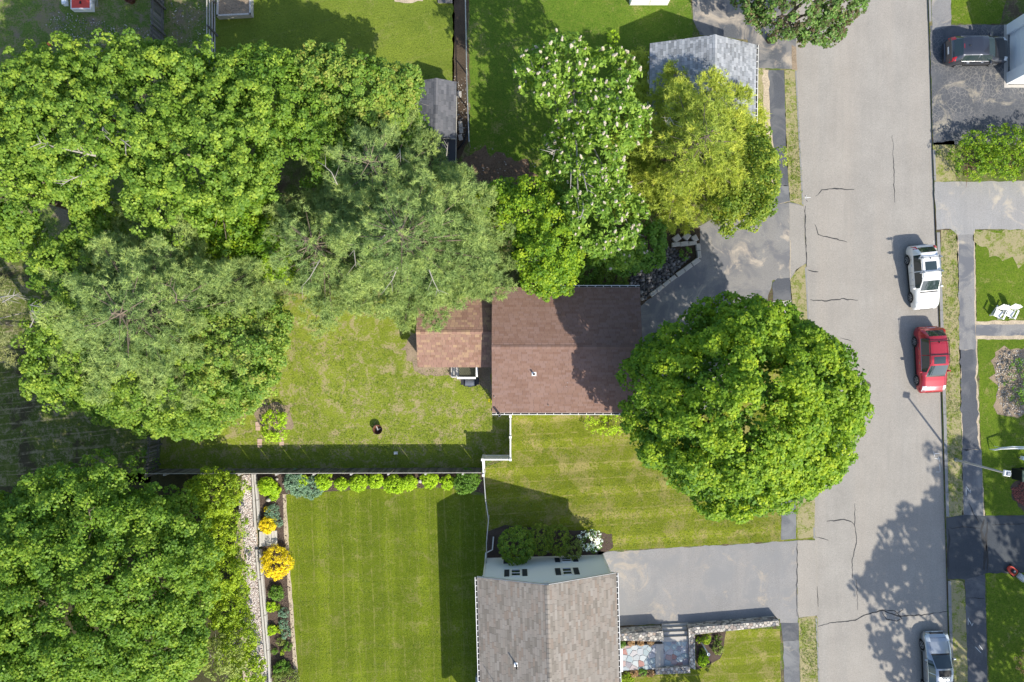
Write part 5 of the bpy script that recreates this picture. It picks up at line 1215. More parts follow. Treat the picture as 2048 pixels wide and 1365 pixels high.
# row along the board fence: lime shrubs, blue junipers, boulders
ROW = [(533, 972, 14, 'lime', 'rounded lime shrub at the left corner of the flower bed', .9), (551, 981, 8, 'lime', 'tiny lime shrub right of the corner one', .4), (549, 993, 6, 'lime', 'tiniest lime plant below the corner shrubs', .3),
       (593, 967, 20, 'blue', 'blue-green juniper left of the small yellow-lime shrub', .7), (606, 963, 9, 'lime', 'small yellowish shrub wedged between two blue-green junipers', .7), (625, 975, 18, 'blue', 'second blue-green juniper along the board fence', .6),
       (647, 963, 13, 'lime', 'bright lime shrub right of the second juniper', .8), (683, 968, 10, 'lime', 'narrow lime shrub, second in the row after the junipers', .7), (717, 966, 13, 'lime', 'lime shrub with a pale stone at its right side', .8), (753, 962, 12, 'lime', 'lime shrub midway along the board fence', .8),
       (789, 969, 15, 'lime', 'wide low lime shrub right of the middle of the fence', .7), (818, 966, 12, 'lime', 'lime shrub left of the large pale boulder', .8), (860, 960, 13, 'lime', 'lime shrub right of the large pale boulder', .8), (895, 965, 10, 'lime', 'small lime shrub next to the largest leafy one', .6), (934, 963, 20, 'green', 'largest leafy green shrub at the right end of the fence bed', 1.1)]
for i, (x, y, r, mt, lb, h_) in enumerate(ROW):
    shrub('juniper' if mt == 'blue' else 'lime_shrub', lb, x, y, r * 1.12, h_, mt, 120 + i, .11 if mt != 'blue' else .15, .13, 75, 16, 'shrubs along the board fence', rough=.15, lw=.6 if mt != 'blue' else .25, jit=.6)
BED = [(535, 1050, 14, 'yel', 'smaller golden yellow shrub above the plank steps', .8), (552, 1125, 29, 'yel', 'large golden yellow shrub below the plank steps', 1.2), (544, 1024, 12, 'blue', 'blue-grey plant left of the lawn corner above the small yellow shrub', .5), (556, 1045, 8, 'blue', 'small blue-grey plant right of the small yellow shrub', .4), (534, 1020, 5, 'yel', 'tiny yellow plant beside the blue-grey one', .3),
       (553, 1187, 12, 'green', 'sprawling green plant just below the large yellow shrub', .5), (542, 1214, 9, 'lime', 'lime cushion plant beside a small round yellow one', .4), (556, 1215, 5, 'arb', 'small round yellow-green cushion, upper of three', .25), (567, 1226, 9, 'blue', 'grey-green tuft, upper of three by the lawn edge', .35), (568, 1249, 9, 'blue', 'grey-green tuft, middle of three by the lawn edge', .35), (571, 1268, 8, 'blue', 'grey-green tuft, lowest of three by the lawn edge', .35), (543, 1261, 9, 'lime', 'lime plant touching the timber edging', .4), (560, 1259, 6, 'arb', 'small round yellow-green cushion, middle of three', .25), (562, 1283, 7, 'olive', 'olive tuft in the lower flower bed', .3), (576, 1293, 7, 'green', 'small dark-shadowed green tuft near the lawn edge', .3), (549, 1303, 5, 'green', 'tiny green plant near the lower timber edging', .25), (567, 1303, 5, 'arb', 'small round yellow-green cushion, lowest of three', .25), (563, 1338, 14, 'green', 'leafy green plant near the bottom of the flower bed', .6), (572, 1362, 24, 'olive', 'yellow-tipped shrub cut off by the bottom edge', .8),
       (1412, 1278, 8, 'arb', 'round yellow-green shrub at the top of the corner planting bed', .6), (1398, 1281, 4, 'lime', 'tiny lime plant beside the stone wall of the corner bed', .25), (1436, 1298, 10, 'olive', 'pale variegated plant at the right of the corner planting bed', .4), (1405, 1305, 6, 'dark', 'small dark green plant in the corner planting bed', .3), (1407, 1321, 10, 'lime', 'bright lime shrub at the bottom of the corner planting bed', .5), (1437, 1277, 6, 'dark', 'dark plant by the wall in the corner planting bed', .3),
       (1252, 1357, 14, 'arb', 'yellow-green shrub under the right gutter of the white house', .9)]
for i, (x, y, r, mt, lb, h_) in enumerate(BED):
    shrub('small_shrub', lb, x, y, r, h_, mt, 150 + i, .10 if r > 7 else .08, .10 if r < 12 else .15, 70 if r < 20 else 40, 16, 'plants in the flower beds', rough=.15, lw=.6 if mt != 'blue' else .3, jit=.6)
for i, (x, y, r, mt, lb) in enumerate(((1262, 1285, 6, 'brownfl', 'left russet plant above the upper patio'), (1281, 1284, 6, 'brownfl', 'middle russet plant above the upper patio'), (1301, 1283, 7, 'brownfl', 'right russet plant above the upper patio'), (1268, 1347, 6, 'brownfl', 'left russet plant below the upper patio'), (1285, 1345, 7, 'green', 'green plant between two russet ones below the patio'), (1301, 1347, 7, 'brownfl', 'right russet plant below the upper patio'), (1243, 1289, 6, 'green', 'green plant at the gutter beside the upper patio'))):
    shrub('patio_plant', lb, x, y, r, .35, mt, 190 + i, .08, .09, 80, 14, 'plants edging the patio', z=.6, stem=False)
tf = shrub('undergrowth_shrub', 'dark low shrub at the foot of the slatted fence', 290, 925, 22, 1.0, 'green', 198, .15, .2, 9, 10)
shrub('undergrowth_shrub', 'small green sapling on the brown soil right of the shed', 1003, 370, 14, .6, 'green', 199, .15, .15, 14, 9)
shrub('lawn_clump', 'bright green clump on the lawn left of the grey garage shadow', 1226, 76, 11, .4, 'lime', 200, .1, .1, 24, 9, ry=14, stem=False)
shrub('yellow_flower_clump', 'tiny yellow flowering clump at the corner of the brown house', 981, 801, 4, .3, 'yel', 201, .06, .06, 60, 8, stem=False)
# ------------------------------------------------------------------ cars
def carpaint(name, col, metal=.4, rough=.3):
    t = NT(name); return t.prin(col, rough, metal=metal, coat=.9, spec=.5)
M['tyre'] = simple('tyre_rubber', (.02, .02, .022), .8, .2)
M['rim'] = simple('alloy_rim', (.55, .56, .58), .3, .05, metal=.8)
M['arch'] = simple('arch_plastic', (.015, .015, .016), .7)
M['lampw'] = simple('headlight_glass', (.65, .68, .70), .12, .05, spec=.8)
M['lampr'] = simple('tail_light_glass', (.50, .015, .02), .2, .1, spec=.7)
M['chrome'] = simple('chrome', (.7, .7, .7), .12, .02, metal=1)
M['cglass'] = glassm('car_glass', (.025, .04, .042), .03)
M['trimb'] = simple('black_trim', (.02, .02, .022), .4)
def interp(keys, x):
    for a, b in zip(keys, keys[1:]):
        if a[0] >= x >= b[0]:
            t = (a[0] - x) / (a[0] - b[0]); return [p + (q - p) * t for p, q in zip(a, b)]
    return keys[-1] if x < keys[-1][0] else keys[0]
def car(name, label, paint, pos_px, heading, L=4.6, Wd=1.86, Hh=1.65, kind='suv', opts=()):
    """local frame: x forward, y left. heading = direction the nose points (radians)"""
    o = empty(name, (0, 0, 0), label, 'car')
    h2, w2 = L / 2, Wd / 2
    # x, belt z, top z, belt half width, top half width
    if kind == 'suv':
        K = [(h2, .52, .60, w2 * .60, w2 * .50), (h2 - .06, .62, .74, w2 * .74, w2 * .60), (h2 - .18, .74, .86, w2 * .86, w2 * .66), (h2 - .42, .84, .96, w2 * .93, w2 * .70), (h2 - .9, .93, 1.05, w2 * .96, w2 * .74), (h2 - 1.22, .97, 1.10, w2 * .97, w2 * .76),
             (h2 - 1.95, 1.02, Hh - .06, w2 * .97, w2 * .70), (h2 - 2.4, 1.03, Hh, w2 * .97, w2 * .71), (-h2 + 1.2, 1.06, Hh - .01, w2 * .97, w2 * .69), (-h2 + .62, 1.09, Hh - .08, w2 * .96, w2 * .66), (-h2 + .22, 1.08, 1.16, w2 * .93, w2 * .70), (-h2 + .10, .98, 1.02, w2 * .88, w2 * .70), (-h2, .60, .64, w2 * .80, w2 * .68)]
        xw0, xw1, xr0, xr1, xs0, xs1 = h2 - 1.22, h2 - 1.95, -h2 + .62, -h2 + .22, h2 - 1.5, -h2 + .75
    else:
        K = [(h2, .48, .54, w2 * .50, w2 * .40), (h2 - .06, .56, .64, w2 * .68, w2 * .52), (h2 - .22, .66, .76, w2 * .84, w2 * .62), (h2 - .5, .76, .86, w2 * .93, w2 * .68), (h2 - 1.0, .85, .95, w2 * .96, w2 * .72), (h2 - 1.35, .89, 1.0, w2 * .97, w2 * .74),
             (h2 - 2.15, .94, Hh - .04, w2 * .97, w2 * .64), (h2 - 2.6, .95, Hh, w2 * .97, w2 * .65), (-h2 + 1.75, .97, Hh - .05, w2 * .97, w2 * .62), (-h2 + 1.0, .98, 1.08, w2 * .95, w2 * .68), (-h2 + .3, .96, 1.04, w2 * .92, w2 * .7), (-h2 + .08, .9, .96, w2 * .85, w2 * .66), (-h2, .6, .66, w2 * .78, w2 * .6)]
        xw0, xw1, xr0, xr1, xs0, xs1 = h2 - 1.35, h2 - 2.15, -h2 + 1.75, -h2 + 1.0, h2 - 1.7, -h2 + 1.35
    axF, axR, rw = h2 - .92, -h2 + .98, .34
    xs = sorted({round(k[0], 3) for k in K} | {round(-h2 + L * i / 46, 3) for i in range(47)} | {round(v, 3) for v in (xs0, xs1, axF, axR, (xs0 + xs1) / 2 + .03, (xs0 + xs1) / 2 - .03)}, reverse=True)
    rows = []
    def plan(x):   # rounded plan of the lower body
        d = min(h2 - x, x + h2); return 1 - .20 * max(0, 1 - d / .45) ** 2.2
    for x in xs:
        _, zb, zt, wb, wt = interp(K, x); wl = w2 * plan(x); z0 = .24
        for ax in (axF, axR):
            dx = abs(x - ax)
            if dx < rw + .05: z0 = max(z0, .33 + math.sqrt((rw + .05) ** 2 - dx * dx))
        zm = max(.55, z0 + .01); zm = min(zm, zb - .03); z0 = min(z0, zm - .01)
        mid = (zb + zt) / 2
        half = [(wl * .95, z0), (wl, zm), (min(wl, wb * 1.02), max(zb - .07, zm + .01)), (wb * .985 if wb < wl else wl * .985, zb), (wt * 1.02, zt - .045 * min(1, (zt - zb) * 3)), (wt * .93, zt - .012), (wt * .5, zt + .012), (0, zt + .02)]
        rows.append([(x, y, z) for y, z in half] + [(x, -y, z) for y, z in half[-2::-1]])
    n = len(rows[0]); V = [v for r in rows for v in r]; grp = {'body': [], 'windshield': [], 'rear_window': [], 'side_window': [], 'side_window_r': []}
    for i in range(len(rows) - 1):
        xm = (xs[i] + xs[i + 1]) / 2
        for j in range(n - 1):
            f = (i * n + j, i * n + j + 1, (i + 1) * n + j + 1, (i + 1) * n + j)
            side = j in (3, n - 5); top = 5 <= j <= n - 7; k = 'body'
            if top and xw1 < xm < xw0 - .04: k = 'windshield'
            elif top and xr1 + .03 < xm < xr0: k = 'rear_window'
            elif side and xs1 < xm < xs0 and abs(xm - (xs0 + xs1) / 2) > .035 : k = 'side_window' if j == 3 else 'side_window_r'
            grp[k].append(f)
    m = MB(); m.v = V
    for k, fl in grp.items():
        if not fl: continue
        used = sorted({i for f in fl for i in f}); mp = {a: b for b, a in enumerate(used)}; m = MB(); m.v = [V[i] for i in used]; m.f = [tuple(mp[i] for i in f) for f in fl]; m.m = [0] * len(fl); m.r = [.5] * len(fl)
        bo = m.build(k.replace('_r', '') if k.endswith('_r') else k, paint if k == 'body' else M['cglass'], o, smooth=True, local=True)
        if k == 'body': body = bo
    # closed nose, tail and floor
    m = MB(); m.add([Vector(v) + Vector((0.0, 0, 0)) for v in rows[0]], [tuple(range(n))]); m.add(rows[-1], [tuple(reversed(range(n)))])
    m.build('end_panel', paint, body, local=True)
    MB().box((0, 0, .30), (L * .9, Wd * .84, .16)).build('underbody', M['arch'], o, local=True)
    for ax in (axF, axR):
        for s_ in (-1, 1):
            y = s_ * (w2 - .11)
            a_ = MB().lathe([(.0, -.02), (rw + .06, -.02), (rw + .06, .16)], (ax, s_ * (w2 - .19), .34), 22, 'Y'); a_.build('wheel_arch', M['arch'], o, local=True)
            wv = [(.0, -.10), (rw - .04, -.11), (rw, -.07), (rw, .07), (rw - .03, .105), (rw - .11, .11)]
            wh_ = MB().lathe(wv if s_ > 0 else [(r, -z) for r, z in wv], (ax, y, .34), 24, 'Y').build('wheel', M['tyre'], o, local=True)
            r_ = MB(); r_.lathe([(rw - .10, s_ * .05), (0, s_ * .05)], (ax, y, .34), 20, 'Y'); r_.build('rim_barrel', M['trimb'], wh_, local=True)
            r_ = MB()
            for q in range(5):
                a = q * 2 * math.pi / 5 + .3
                for da in (-.13, .13):
                    r_.box((ax + math.cos(a + da) * .125, y + s_ * .10, .34 + math.sin(a + da) * .125), (.22, .02, .035), M=Matrix.Rotation(-(a + da), 4, 'Y'))
            r_.lathe([(.05, s_ * .12), (0, s_ * .12)], (ax, y, .34), 10, 'Y'); r_.lathe([(rw - .095, s_ * .075), (rw - .095, s_ * .112), (rw - .12, s_ * .112)], (ax, y, .34), 22, 'Y'); r_.build('rim', M['rim'], wh_, local=True)
    def patch(nm, mat, x0, x1, y0, y1, dz=.006, par=None, seg=4, bend=0):
        """thin plate following the top skin"""
        v = []; f = []
        for i in range(seg + 1):
            for j in range(seg + 1):
                x = x0 + (x1 - x0) * i / seg; y = y0 + (y1 - y0) * j / seg; x += bend * (1 - (2 * j / seg - 1) ** 2)
                _, zb, zt, wb, wt = interp(K, x); ay = abs(y)
                P_ = [(0, zt + .02), (wt * .5, zt + .012), (wt * .93, zt - .012), (wt * 1.02, zt - .045 * min(1, (zt - zb) * 3)), (wb * .985, zb), (w2 * plan(x) , max(.55, zb - .07))]
                z = P_[-1][1]
                for a, b in zip(P_, P_[1:]):
                    if a[0] <= ay <= b[0]: z = a[1] + (b[1] - a[1]) * (ay - a[0]) / max(1e-4, b[0] - a[0]); break
                v.append((x, y, z + dz))
                if i < seg and j < seg: q = i * (seg + 1) + j; f.append((q, q + seg + 1, q + seg + 2, q + 1))
        m = MB().add(v, f); return m.build(nm, M[mat] if isinstance(mat, str) else mat, par or o, smooth=True, local=True)
    # seams, lamps, mirrors, handles
    hx0, hx1 = h2 - .16, xw0 + .06
    for s_ in (-1, 1):
        patch('headlight', 'lampw', h2 - .14, h2 - .50, s_ * w2 * .62, s_ * w2 * .88, .008, bend=0)
        patch('tail_light', 'lampr', -h2 + .06, -h2 + .34, s_ * w2 * .66, s_ * w2 * .93, .01)
        patch('bonnet_seam', 'trimb', hx0 - .1, hx1, s_ * w2 * .685, s_ * w2 * .70, .004, body)
        MB().box((xs0 - .02, s_ * (w2 + .06), 1.03 if kind == 'suv' else .96), (.12, .20, .14), bev=.03).build('mirror', paint, o, local=True)
        for hx in (.15, -.85): MB().box((hx, s_ * (w2 + .005), .88), (.18, .03, .03), bev=.008).build('door_handle', 'chrome' and M['chrome'], o, local=True)
        for dx in (xs0 - .25, (xs0 + xs1) / 2, xs1 + .25): MB().box((dx, s_ * (w2 * .995), .68), (.012, .012, .5)).build('door_seam', M['trimb'], body, local=True)
        MB().box((0, s_ * (w2 * .985), .33), (L * .42, .03, .12)).build('sill', M['arch'], o, local=True)
    patch('bonnet_seam', 'trimb', h2 - .26, h2 - .275, -w2 * .62, w2 * .62, .004, body)
    patch('cowl', 'trimb', xw0 - .03, xw0 + .07, -w2 * .70, w2 * .70, .005)
    MB().box((h2 - .02, 0, .58), (.06, Wd * .5, .16), bev=.02).build('grille', M['trimb'], o, local=True)
    MB().box((h2 + .0, 0, .40), (.02, .5, .11)).build('number_plate', M['white'], o, local=True)
    MB().box((h2 - .05, 0, .33), (.14, Wd * .68, .14), bev=.04).build('bumper', M['arch'] if 'darkbump' in opts else paint, o, local=True)
    MB().box((-h2 + .03, 0, .40), (.16, Wd * .72, .22), bev=.05).build('bumper', M['arch'] if 'darkbump' in opts else paint, o, local=True)
    MB().box((-h2 + .03, 0, .80), (.03, .5, .12)).build('number_plate', M['white'], o, local=True)
    MB().tube([(xw0 - .05, -.1, 1.115 if kind == 'suv' else 1.01), (xw0 - .18, .38, 1.22 if kind == 'suv' else 1.11)], .012, 4).build('wiper', M['trimb'], o, local=True)
    if 'sunroof' in opts: patch('sunroof', 'cglass', xw1 - .12, xw1 - .62, -.40, .40, .01)
    if 'sunroof2' in opts: patch('sunroof', 'cglass', xw1 - .72, xw1 - 1.32, -.40, .40, .01); 
    if 'moon' in opts: patch('sunroof', 'trimb', xw1 - .12, xw1 - .55, -.42, .42, .01)
    if 'rails' in opts or 'rack' in opts:
        for s_ in (-1, 1):
            y = s_ * w2 * .69; MB().tube([(xw1 - .15, y, Hh - .03), (xw1 - .25, y, Hh + .05), (-h2 + .9, y, Hh + .04), (-h2 + .75, y, Hh - .05)], .022, 6).build('roof_rail', M['trimb'] if 'rails' in opts else M['chrome'], o, smooth=True, local=True)
    if 'rails' in opts:
        for x in (xw1 - .75, xw1 - 1.7): MB().box((x, 0, Hh + .075), (.06, Wd * .74, .03), bev=.01).build('cross_bar', M['trimb'], o, local=True)
    if 'rack' in opts:
        for x in (xw1 - .62, xw1 - 1.62):
            MB().box((x, 0, Hh + .09), (.05, Wd * .86, .03), bev=.01).build('cross_bar', M['steel'], o, local=True)
            for y in (-.62, .62, -.80): MB().box((x, y, Hh + .13), (.16, .12, .07), bev=.02).box((x + .05, y * 1.05, Hh + .18), (.05, .2, .05), bev=.01).build('rack_clamp', M['steel'], o, local=True)
    patch('brake_light', 'lampr', -h2 + .70, -h2 + .68, -.16, .16, .008); MB().box((-h2 + 1.05, 0, Hh + .04), (.10, .03, .07), bev=.01).build('aerial', M['trimb'], o, local=True)
    if 'chromewin' in opts:
        for s_ in (-1, 1):
            a, b = interp(K, xs0), interp(K, xs1)
            MB().tube([(xs0, s_ * a[3] * 1.0, a[1] + .0), (0, s_ * w2 * .972, 1.035), (xs1, s_ * b[3] * 1.0, b[1])], .010, 4).build('window_trim', M['chrome'], o, local=True)
    o.location = pos_px; o.rotation_euler = (0, 0, heading)
    return o
def gpt(px, py): v = P(px, py, 0); v.z = RZ; return v
# ground positions from the wheels seen in the photograph (left side wheels): centre = wheel line + half width
def place(pa, pb, side, wd):
    """pa, pb: left image positions of rear and front wheel; returns ground centre and heading"""
    a, b = P(*pa, .34 + RZ), P(*pb, .34 + RZ); d = (b - a); hd = math.atan2(d.y, d.x); n_ = Vector((-d.y, d.x, 0)).normalized() * side; c = (a + b) / 2 + n_ * (wd / 2 - .03)
    c.z = RZ; return c, hd
c, hd = place((1814, 519), (1821, 596), 1, 1.8); 
car('parked_car', 'white estate car with chrome roof rack and sunroof, parked behind the red one', carpaint('white_car_paint', (.80, .79, .76), .1), c, hd, 4.55, 1.80, 1.62, opts=('rack', 'sunroof2', 'darkbump'))
c, hd = place((1829, 683), (1833, 760), 1, 1.88)
car('parked_car', 'red estate car with black roof rails at the kerb', carpaint('red_car_paint', (.42, .022, .035), .45), c, hd, 4.62, 1.88, 1.68, opts=('rails', 'sunroof', 'chromewin'))
c, hd = place((1910, 133), (1985, 131), 1, 1.84); c.z = L1
car('parked_car', 'dark grey hatchback parked nose-in at the white garage', carpaint('dark_car_paint', (.05, .055, .07), .6), c, hd, 4.35, 1.84, 1.60, opts=('chromewin',))
c, hd = place((1847, 1372), (1844, 1291), -1, 1.84)
car('parked_car', 'silver saloon car with dark sunroof, cut off by the bottom edge', carpaint('silver_car_paint', (.36, .39, .42), .75), c, hd, 4.8, 1.84, 1.45, kind='sedan', opts=('moon', 'chromewin'))

# ------------------------------------------------------------------ street lamp and small things
b = P(1912, 920); o = empty('street_lamp', b, 'tall grey street lamp on the grass verge with a square white head', 'street lamp')
MB().lathe([(.085, -.1), (.06, 4.9), (0, 4.9)], tuple(b), 12).build('pole', M['pole'], o, smooth=True)
MB().lathe([(.14, 0), (.14, .05), (.09, .12)], tuple(b), 12).build('base_plate', M['steel'], o)
hp = P(2008, 946, 4.95); MB().box((b.x + .02, b.y, 5.0), (.44, .38, .12), bev=.04, rz=-.15).build('lamp_head', M['white'], o)
MB().box((b.x + .08, b.y - .04, 5.1), (.26, .24, .07), rz=-.15, bev=.02).build('lamp_cap', M['steel'], o)
# hand rail pair at the right edge
o = empty('hand_rail', P(1979, 899), 'pair of long white curved rails rising from the right lawn', 'rail')
for dy, dz in ((0, 0), (-.16, .05)):
    q = [P(1979, 899), P(1990, 899 - dy * 10, 0.35), P(2003, 896 + dy * -14, .7 + dz), P(2028, 894 - dy * 20, .85 + dz), P(2070, 895 - dy * 20, .9 + dz)]
    MB().tube(q, [.02, .035, .04, .045, .045], 6).build('rail', M['vinyl'], o, smooth=True)
for x in (2003, 2040): 
    p = P(x, 896, .75); MB().lathe([(.02, 0), (.02, p.z)], (p.x, p.y, 0), 6).build('post', M['vinyl'], o)
# dark bin
p = P(2026, 948); o = empty('refuse_bin', p, 'black wheeled bin with olive lid at the right edge beside the red leafy mulch', 'bin')
MB().prism([(p.x - .1, p.y - .35), (p.x + .7, p.y - .35), (p.x + .7, p.y + .4), (p.x - .1, p.y + .4)], 0, 1.0).build('body', M['black'], o)
MB().box((p.x + .32, p.y + .03, 1.04), (.86, .80, .07), bev=.03).build('lid', simple('olive_lid', (.16, .19, .13), .6), o)
for dy in (-.36, .42): MB().lathe([(.0, -.03), (.1, -.03), (.1, .03), (0, .03)], (p.x + .6, p.y + dy, .1), 12, 'Y').build('wheel', M['tyre'], o)
p = P(2046, 918, .6); o = empty('letter_box', (p.x, p.y, 0), 'pale blue-white box at the right edge just below the white rails', 'letter box')
MB().box((p.x + .15, p.y, .6), (.5, .25, .3), rz=-.3, bev=.04).build('box', M['siding'], o); MB().box((p.x + .15, p.y, .22), (.08, .08, .45)).build('post', M['greywood'], o)
# white lawn chairs (adirondack)
def chair(px, py, rz, label):
    o = empty('garden_chair', (0, 0, 0), label, 'chair', 'white garden chairs on the right lawn')
    R = lambda a: Matrix.Rotation(a, 4, 'Y')
    for i in range(5): MB().box((.02 - .0, -.22 + .11 * i, .34), (.50, .10, .02), M=R(.18)).build('seat_slat', M['vinyl'], o, local=True)
    for i in range(5):
        h_ = .72 - .05 * abs(i - 2) ; MB().box((-.36 - .10, -.22 + .115 * i, .30 + h_ / 2), (.02, .105, h_), M=R(-.42), bev=.005).build('back_slat', M['vinyl'], o, local=True)
    for s_ in (-1, 1):
        MB().box((-.02, s_ * .34, .56), (.68, .13, .025), bev=.01).build('armrest', M['vinyl'], o, local=True)
        MB().box((.24, s_ * .31, .28), (.09, .03, .56)).build('leg', M['vinyl'], o, local=True)
        MB().box((-.12, s_ * .28, .20), (.85, .03, .10), M=R(.32)).build('leg', M['vinyl'], o, local=True)
    o.location = P(px, py, 0) + Vector((0, 0, L1)); o.rotation_euler = (0, 0, rz)
chair(1990, 628, -2.0, 'left of two white slatted garden chairs on the right lawn'); chair(2013, 627, -2.0, 'right of two white slatted garden chairs on the right lawn')
# mower
p = P(2022, 1141); o = empty('lawn_mower', (0, 0, 0), 'red lawn mower with a pale grass bag at the right edge of the dark driveway', 'lawn mower')
MB().prism([(.40, -.16), (.46, 0), (.40, .16), (.2, .25), (-.22, .25), (-.28, .15), (-.28, -.15), (-.22, -.25), (.2, -.25)], .12, .24).build('deck', M['red'], o, local=True)
MB().lathe([(.15, .24), (.15, .34), (.10, .40), (0, .40)], (.08, 0, 0), 14).box((-.06, 0, .30), (.16, .2, .12), bev=.03).build('engine', M['black'], o, local=True)
MB().lathe([(.07, .40), (.07, .43), (0, .43)], (.08, 0, 0), 12).build('starter_cap', M['steel'], o, local=True)
for x, r in ((.33, .1), (-.26, .12)):
    for s_ in (-1, 1): MB().lathe([(0, -.03), (r, -.03), (r, .03), (0, .03)], (x, s_ * .28, r), 12, 'Y').build('wheel', M['tyre'], o, local=True)
MB().box((-.62, 0, .38), (.55, .40, .26), bev=.07).build('grass_bag', simple('pale_fabric', (.45, .46, .44), .9), o, local=True)
for s_ in (-1, 1): MB().tube([(-.2, s_ * .2, .25), (-.9, s_ * .22, .85), (-1.1, s_ * .2, 1.0)], .014, 5).build('handle', M['black'], o, local=True)
o.location = (p.x, p.y, L4); o.rotation_euler = (0, 0, 2.45)
# fire pit, box, pavers
p = P(757, 858); o = empty('fire_pit', p, 'round black rusty fire pit standing on the back lawn', 'fire pit')
MB().lathe([(.22, 0), (.30, .38), (.34, .40), (.34, .36), (.29, .34), (.20, .05), (0, .05)], tuple(p), 24).build('bowl', M['rust'], o)
MB().lathe([(.34, .40), (.355, .42), (.34, .44), (.325, .42), (.34, .40)], tuple(p), 24).build('rim', M['black'], o)
for a in (0, 1.57, 3.14, 4.71): MB().box((p.x + .22 * math.cos(a), p.y + .22 * math.sin(a), .12), (.04, .04, .25)).build('leg', M['black'], o)
MB().box((p.x + .05, p.y - .02, .12), (.3, .08, .07), rz=.5).box((p.x - .05, p.y + .06, .16), (.32, .07, .07), rz=2.0).build('log', M['pole'], o)
p = P(792, 906); MB().box((p.x, p.y, .1), (.26, .18, .2), bev=.03).build('lawn_light', M['vinyl'], label='small white box lying in the fence shadow on the back lawn', cat='box')
PV = [(515.5, 848, 'pink square paver, topmost of the left stack of four'), (516, 857, 'pink square paver, second of the left stack of four'), (519.5, 882, 'pink square paver, third of the left stack of four'), (519.5, 891, 'pink square paver, lowest of the left stack of four'), (562.5, 877, 'pale upper paver of the pair beside the bright bush'), (563.5, 887, 'pink lower paver of the pair beside the bright bush')]
for x, y, lb in PV:
    p = P(x, y); MB().box((p.x, p.y, .02), (.32, .30, .05), rz=random.uniform(-.08, .08), bev=.01).build('stepping_stone', M['brickp'], label=lb, cat='paver', group='pink pavers in the back lawn')
# barbecue
p = P(940, 765, .9); o = empty('barbecue', (p.x, p.y, 0), 'black covered barbecue with grey lid just below the white porch rail', 'barbecue'); b = MB()
W_ = .62
pl2 = [(p.x - W_, p.y + .30), (p.x + W_, p.y + .30), (p.x + W_, p.y - .02), (p.x + .42, p.y - .26), (p.x, p.y - .34), (p.x - .42, p.y - .26), (p.x - W_, p.y - .02)]
MB().prism([(a * 1, c_) for a, c_ in pl2], .45, .92).build('fire_box', M['black'], o)
m = MB(); prof = []
for i in range(9):
    t = i / 8 * math.pi; prof.append((math.cos(t), math.sin(t)))
v = [(p.x + s_ * .33, p.y + .0 + .27 * c_, .93 + .20 * z_) for s_ in (-1, 1) for c_, z_ in prof]
m.add(v, [(i, i + 1, 9 + i + 1, 9 + i) for i in range(8)] + [tuple(range(9)), tuple(reversed(range(9, 18)))]); m.build('lid', simple('grey_lid', (.14, .15, .17), .35, metal=.4), o)
MB().box((p.x, p.y - .26, 1.02), (.2, .03, .03)).build('handle', M['chrome'], o)
for dx in (-.5, .5):
    MB().box((p.x + dx, p.y + .04, .94), (.26, .42, .03)).build('side_shelf', simple('shelf_black', (.03, .03, .034), .5), o)
    for dy in (-.15, .2): MB().box((p.x + dx * .8, p.y + dy, .22), (.04, .04, .45)).build('leg', M['black'], o)
# planter, red box, pots and ball at the top edge
o = empty('raised_planter', P(470, 12), 'raised planter with whitewashed timber sides and bare soil at the top edge', 'planter')
q = [P(437, -40, .5), P(500, -40, .5), P(500, 28, .5), P(434, 31, .5)]
MB().prism([v[:2] for v in q], 0, .40).build('soil', M['dirt'], o)
for a, b_ in zip(q, q[1:] + q[:1]):
    d = b_ - a; c = (a + b_) / 2; MB().box((c.x, c.y, .25), (d.length + .12, .12, .5), rz=math.atan2(d.y, d.x)).build('board', M['palewood'], o)
o = empty('red_box', P(163, 5), 'flat red-topped box with a white rim cut off by the top edge', 'box')
a, b_ = P(143, 16, .5), P(179, -30, .5); c = (a + b_) / 2
MB().box((c.x, c.y, .25), (abs(b_.x - a.x) + .16, abs(b_.y - a.y) + .16, .46)).build('body', M['white'], o)
MB().box((c.x, c.y, .50), (abs(b_.x - a.x), abs(b_.y - a.y), .06), bev=.02).build('lid', M['red'], o); MB().box((c.x + .02, c.y - .45, .56), (.12, .2, .05), bev=.01).build('latch', M['black'], o)
p = P(133, 6); MB().box((p.x, p.y, .2), (.3, .5, .4), rz=.1, bev=.05).build('plastic_crate', M['siding'], label='pale blue crate left of the red-topped box', cat='crate')
o = empty('metal_rack', P(190, 4), 'leaning bundle of grey metal bars right of the red-topped box', 'rack')
for k in range(5): MB().tube([P(184 + k * 3, 14, .05), P(183 + k * 2.5, -12, .6)], .025, 5).build('bar', M['metal'], o)
p = P(264, 2); MB().lathe([(.25, 0), (.33, .45), (.36, .46), (.33, .42), (.24, .08), (0, .08)], tuple(p), 20).build('iron_tub', M['rust'], label='rusty round iron tub at the top edge', cat='tub')
p = P(101, 90); MB().lathe([(.13 * math.sin(math.pi * i / 10), .13 - .13 * math.cos(math.pi * i / 10)) for i in range(11)], tuple(p), 16).build('ball', simple('orange_ball', (.72, .17, .06), .5), smooth=True, label='small orange ball on the scruffy yard at top left', cat='ball')
o = empty('wooden_pallet', P(890, 2), 'grey slatted pallet at the top edge beside the wire fence', 'pallet')
for k in range(7): a = P(878 + k * 4.2, 3); MB().box((a.x, a.y + .5, .14), (.13, 1.4, .03)).build('slat', M['greywood'], o)
for y in (6, -20): a, b_ = P(877, y), P(905, y); MB().box(((a.x + b_.x) / 2, a.y, .07), (1.0, .09, .11)).build('bearer', M['pole'], o)
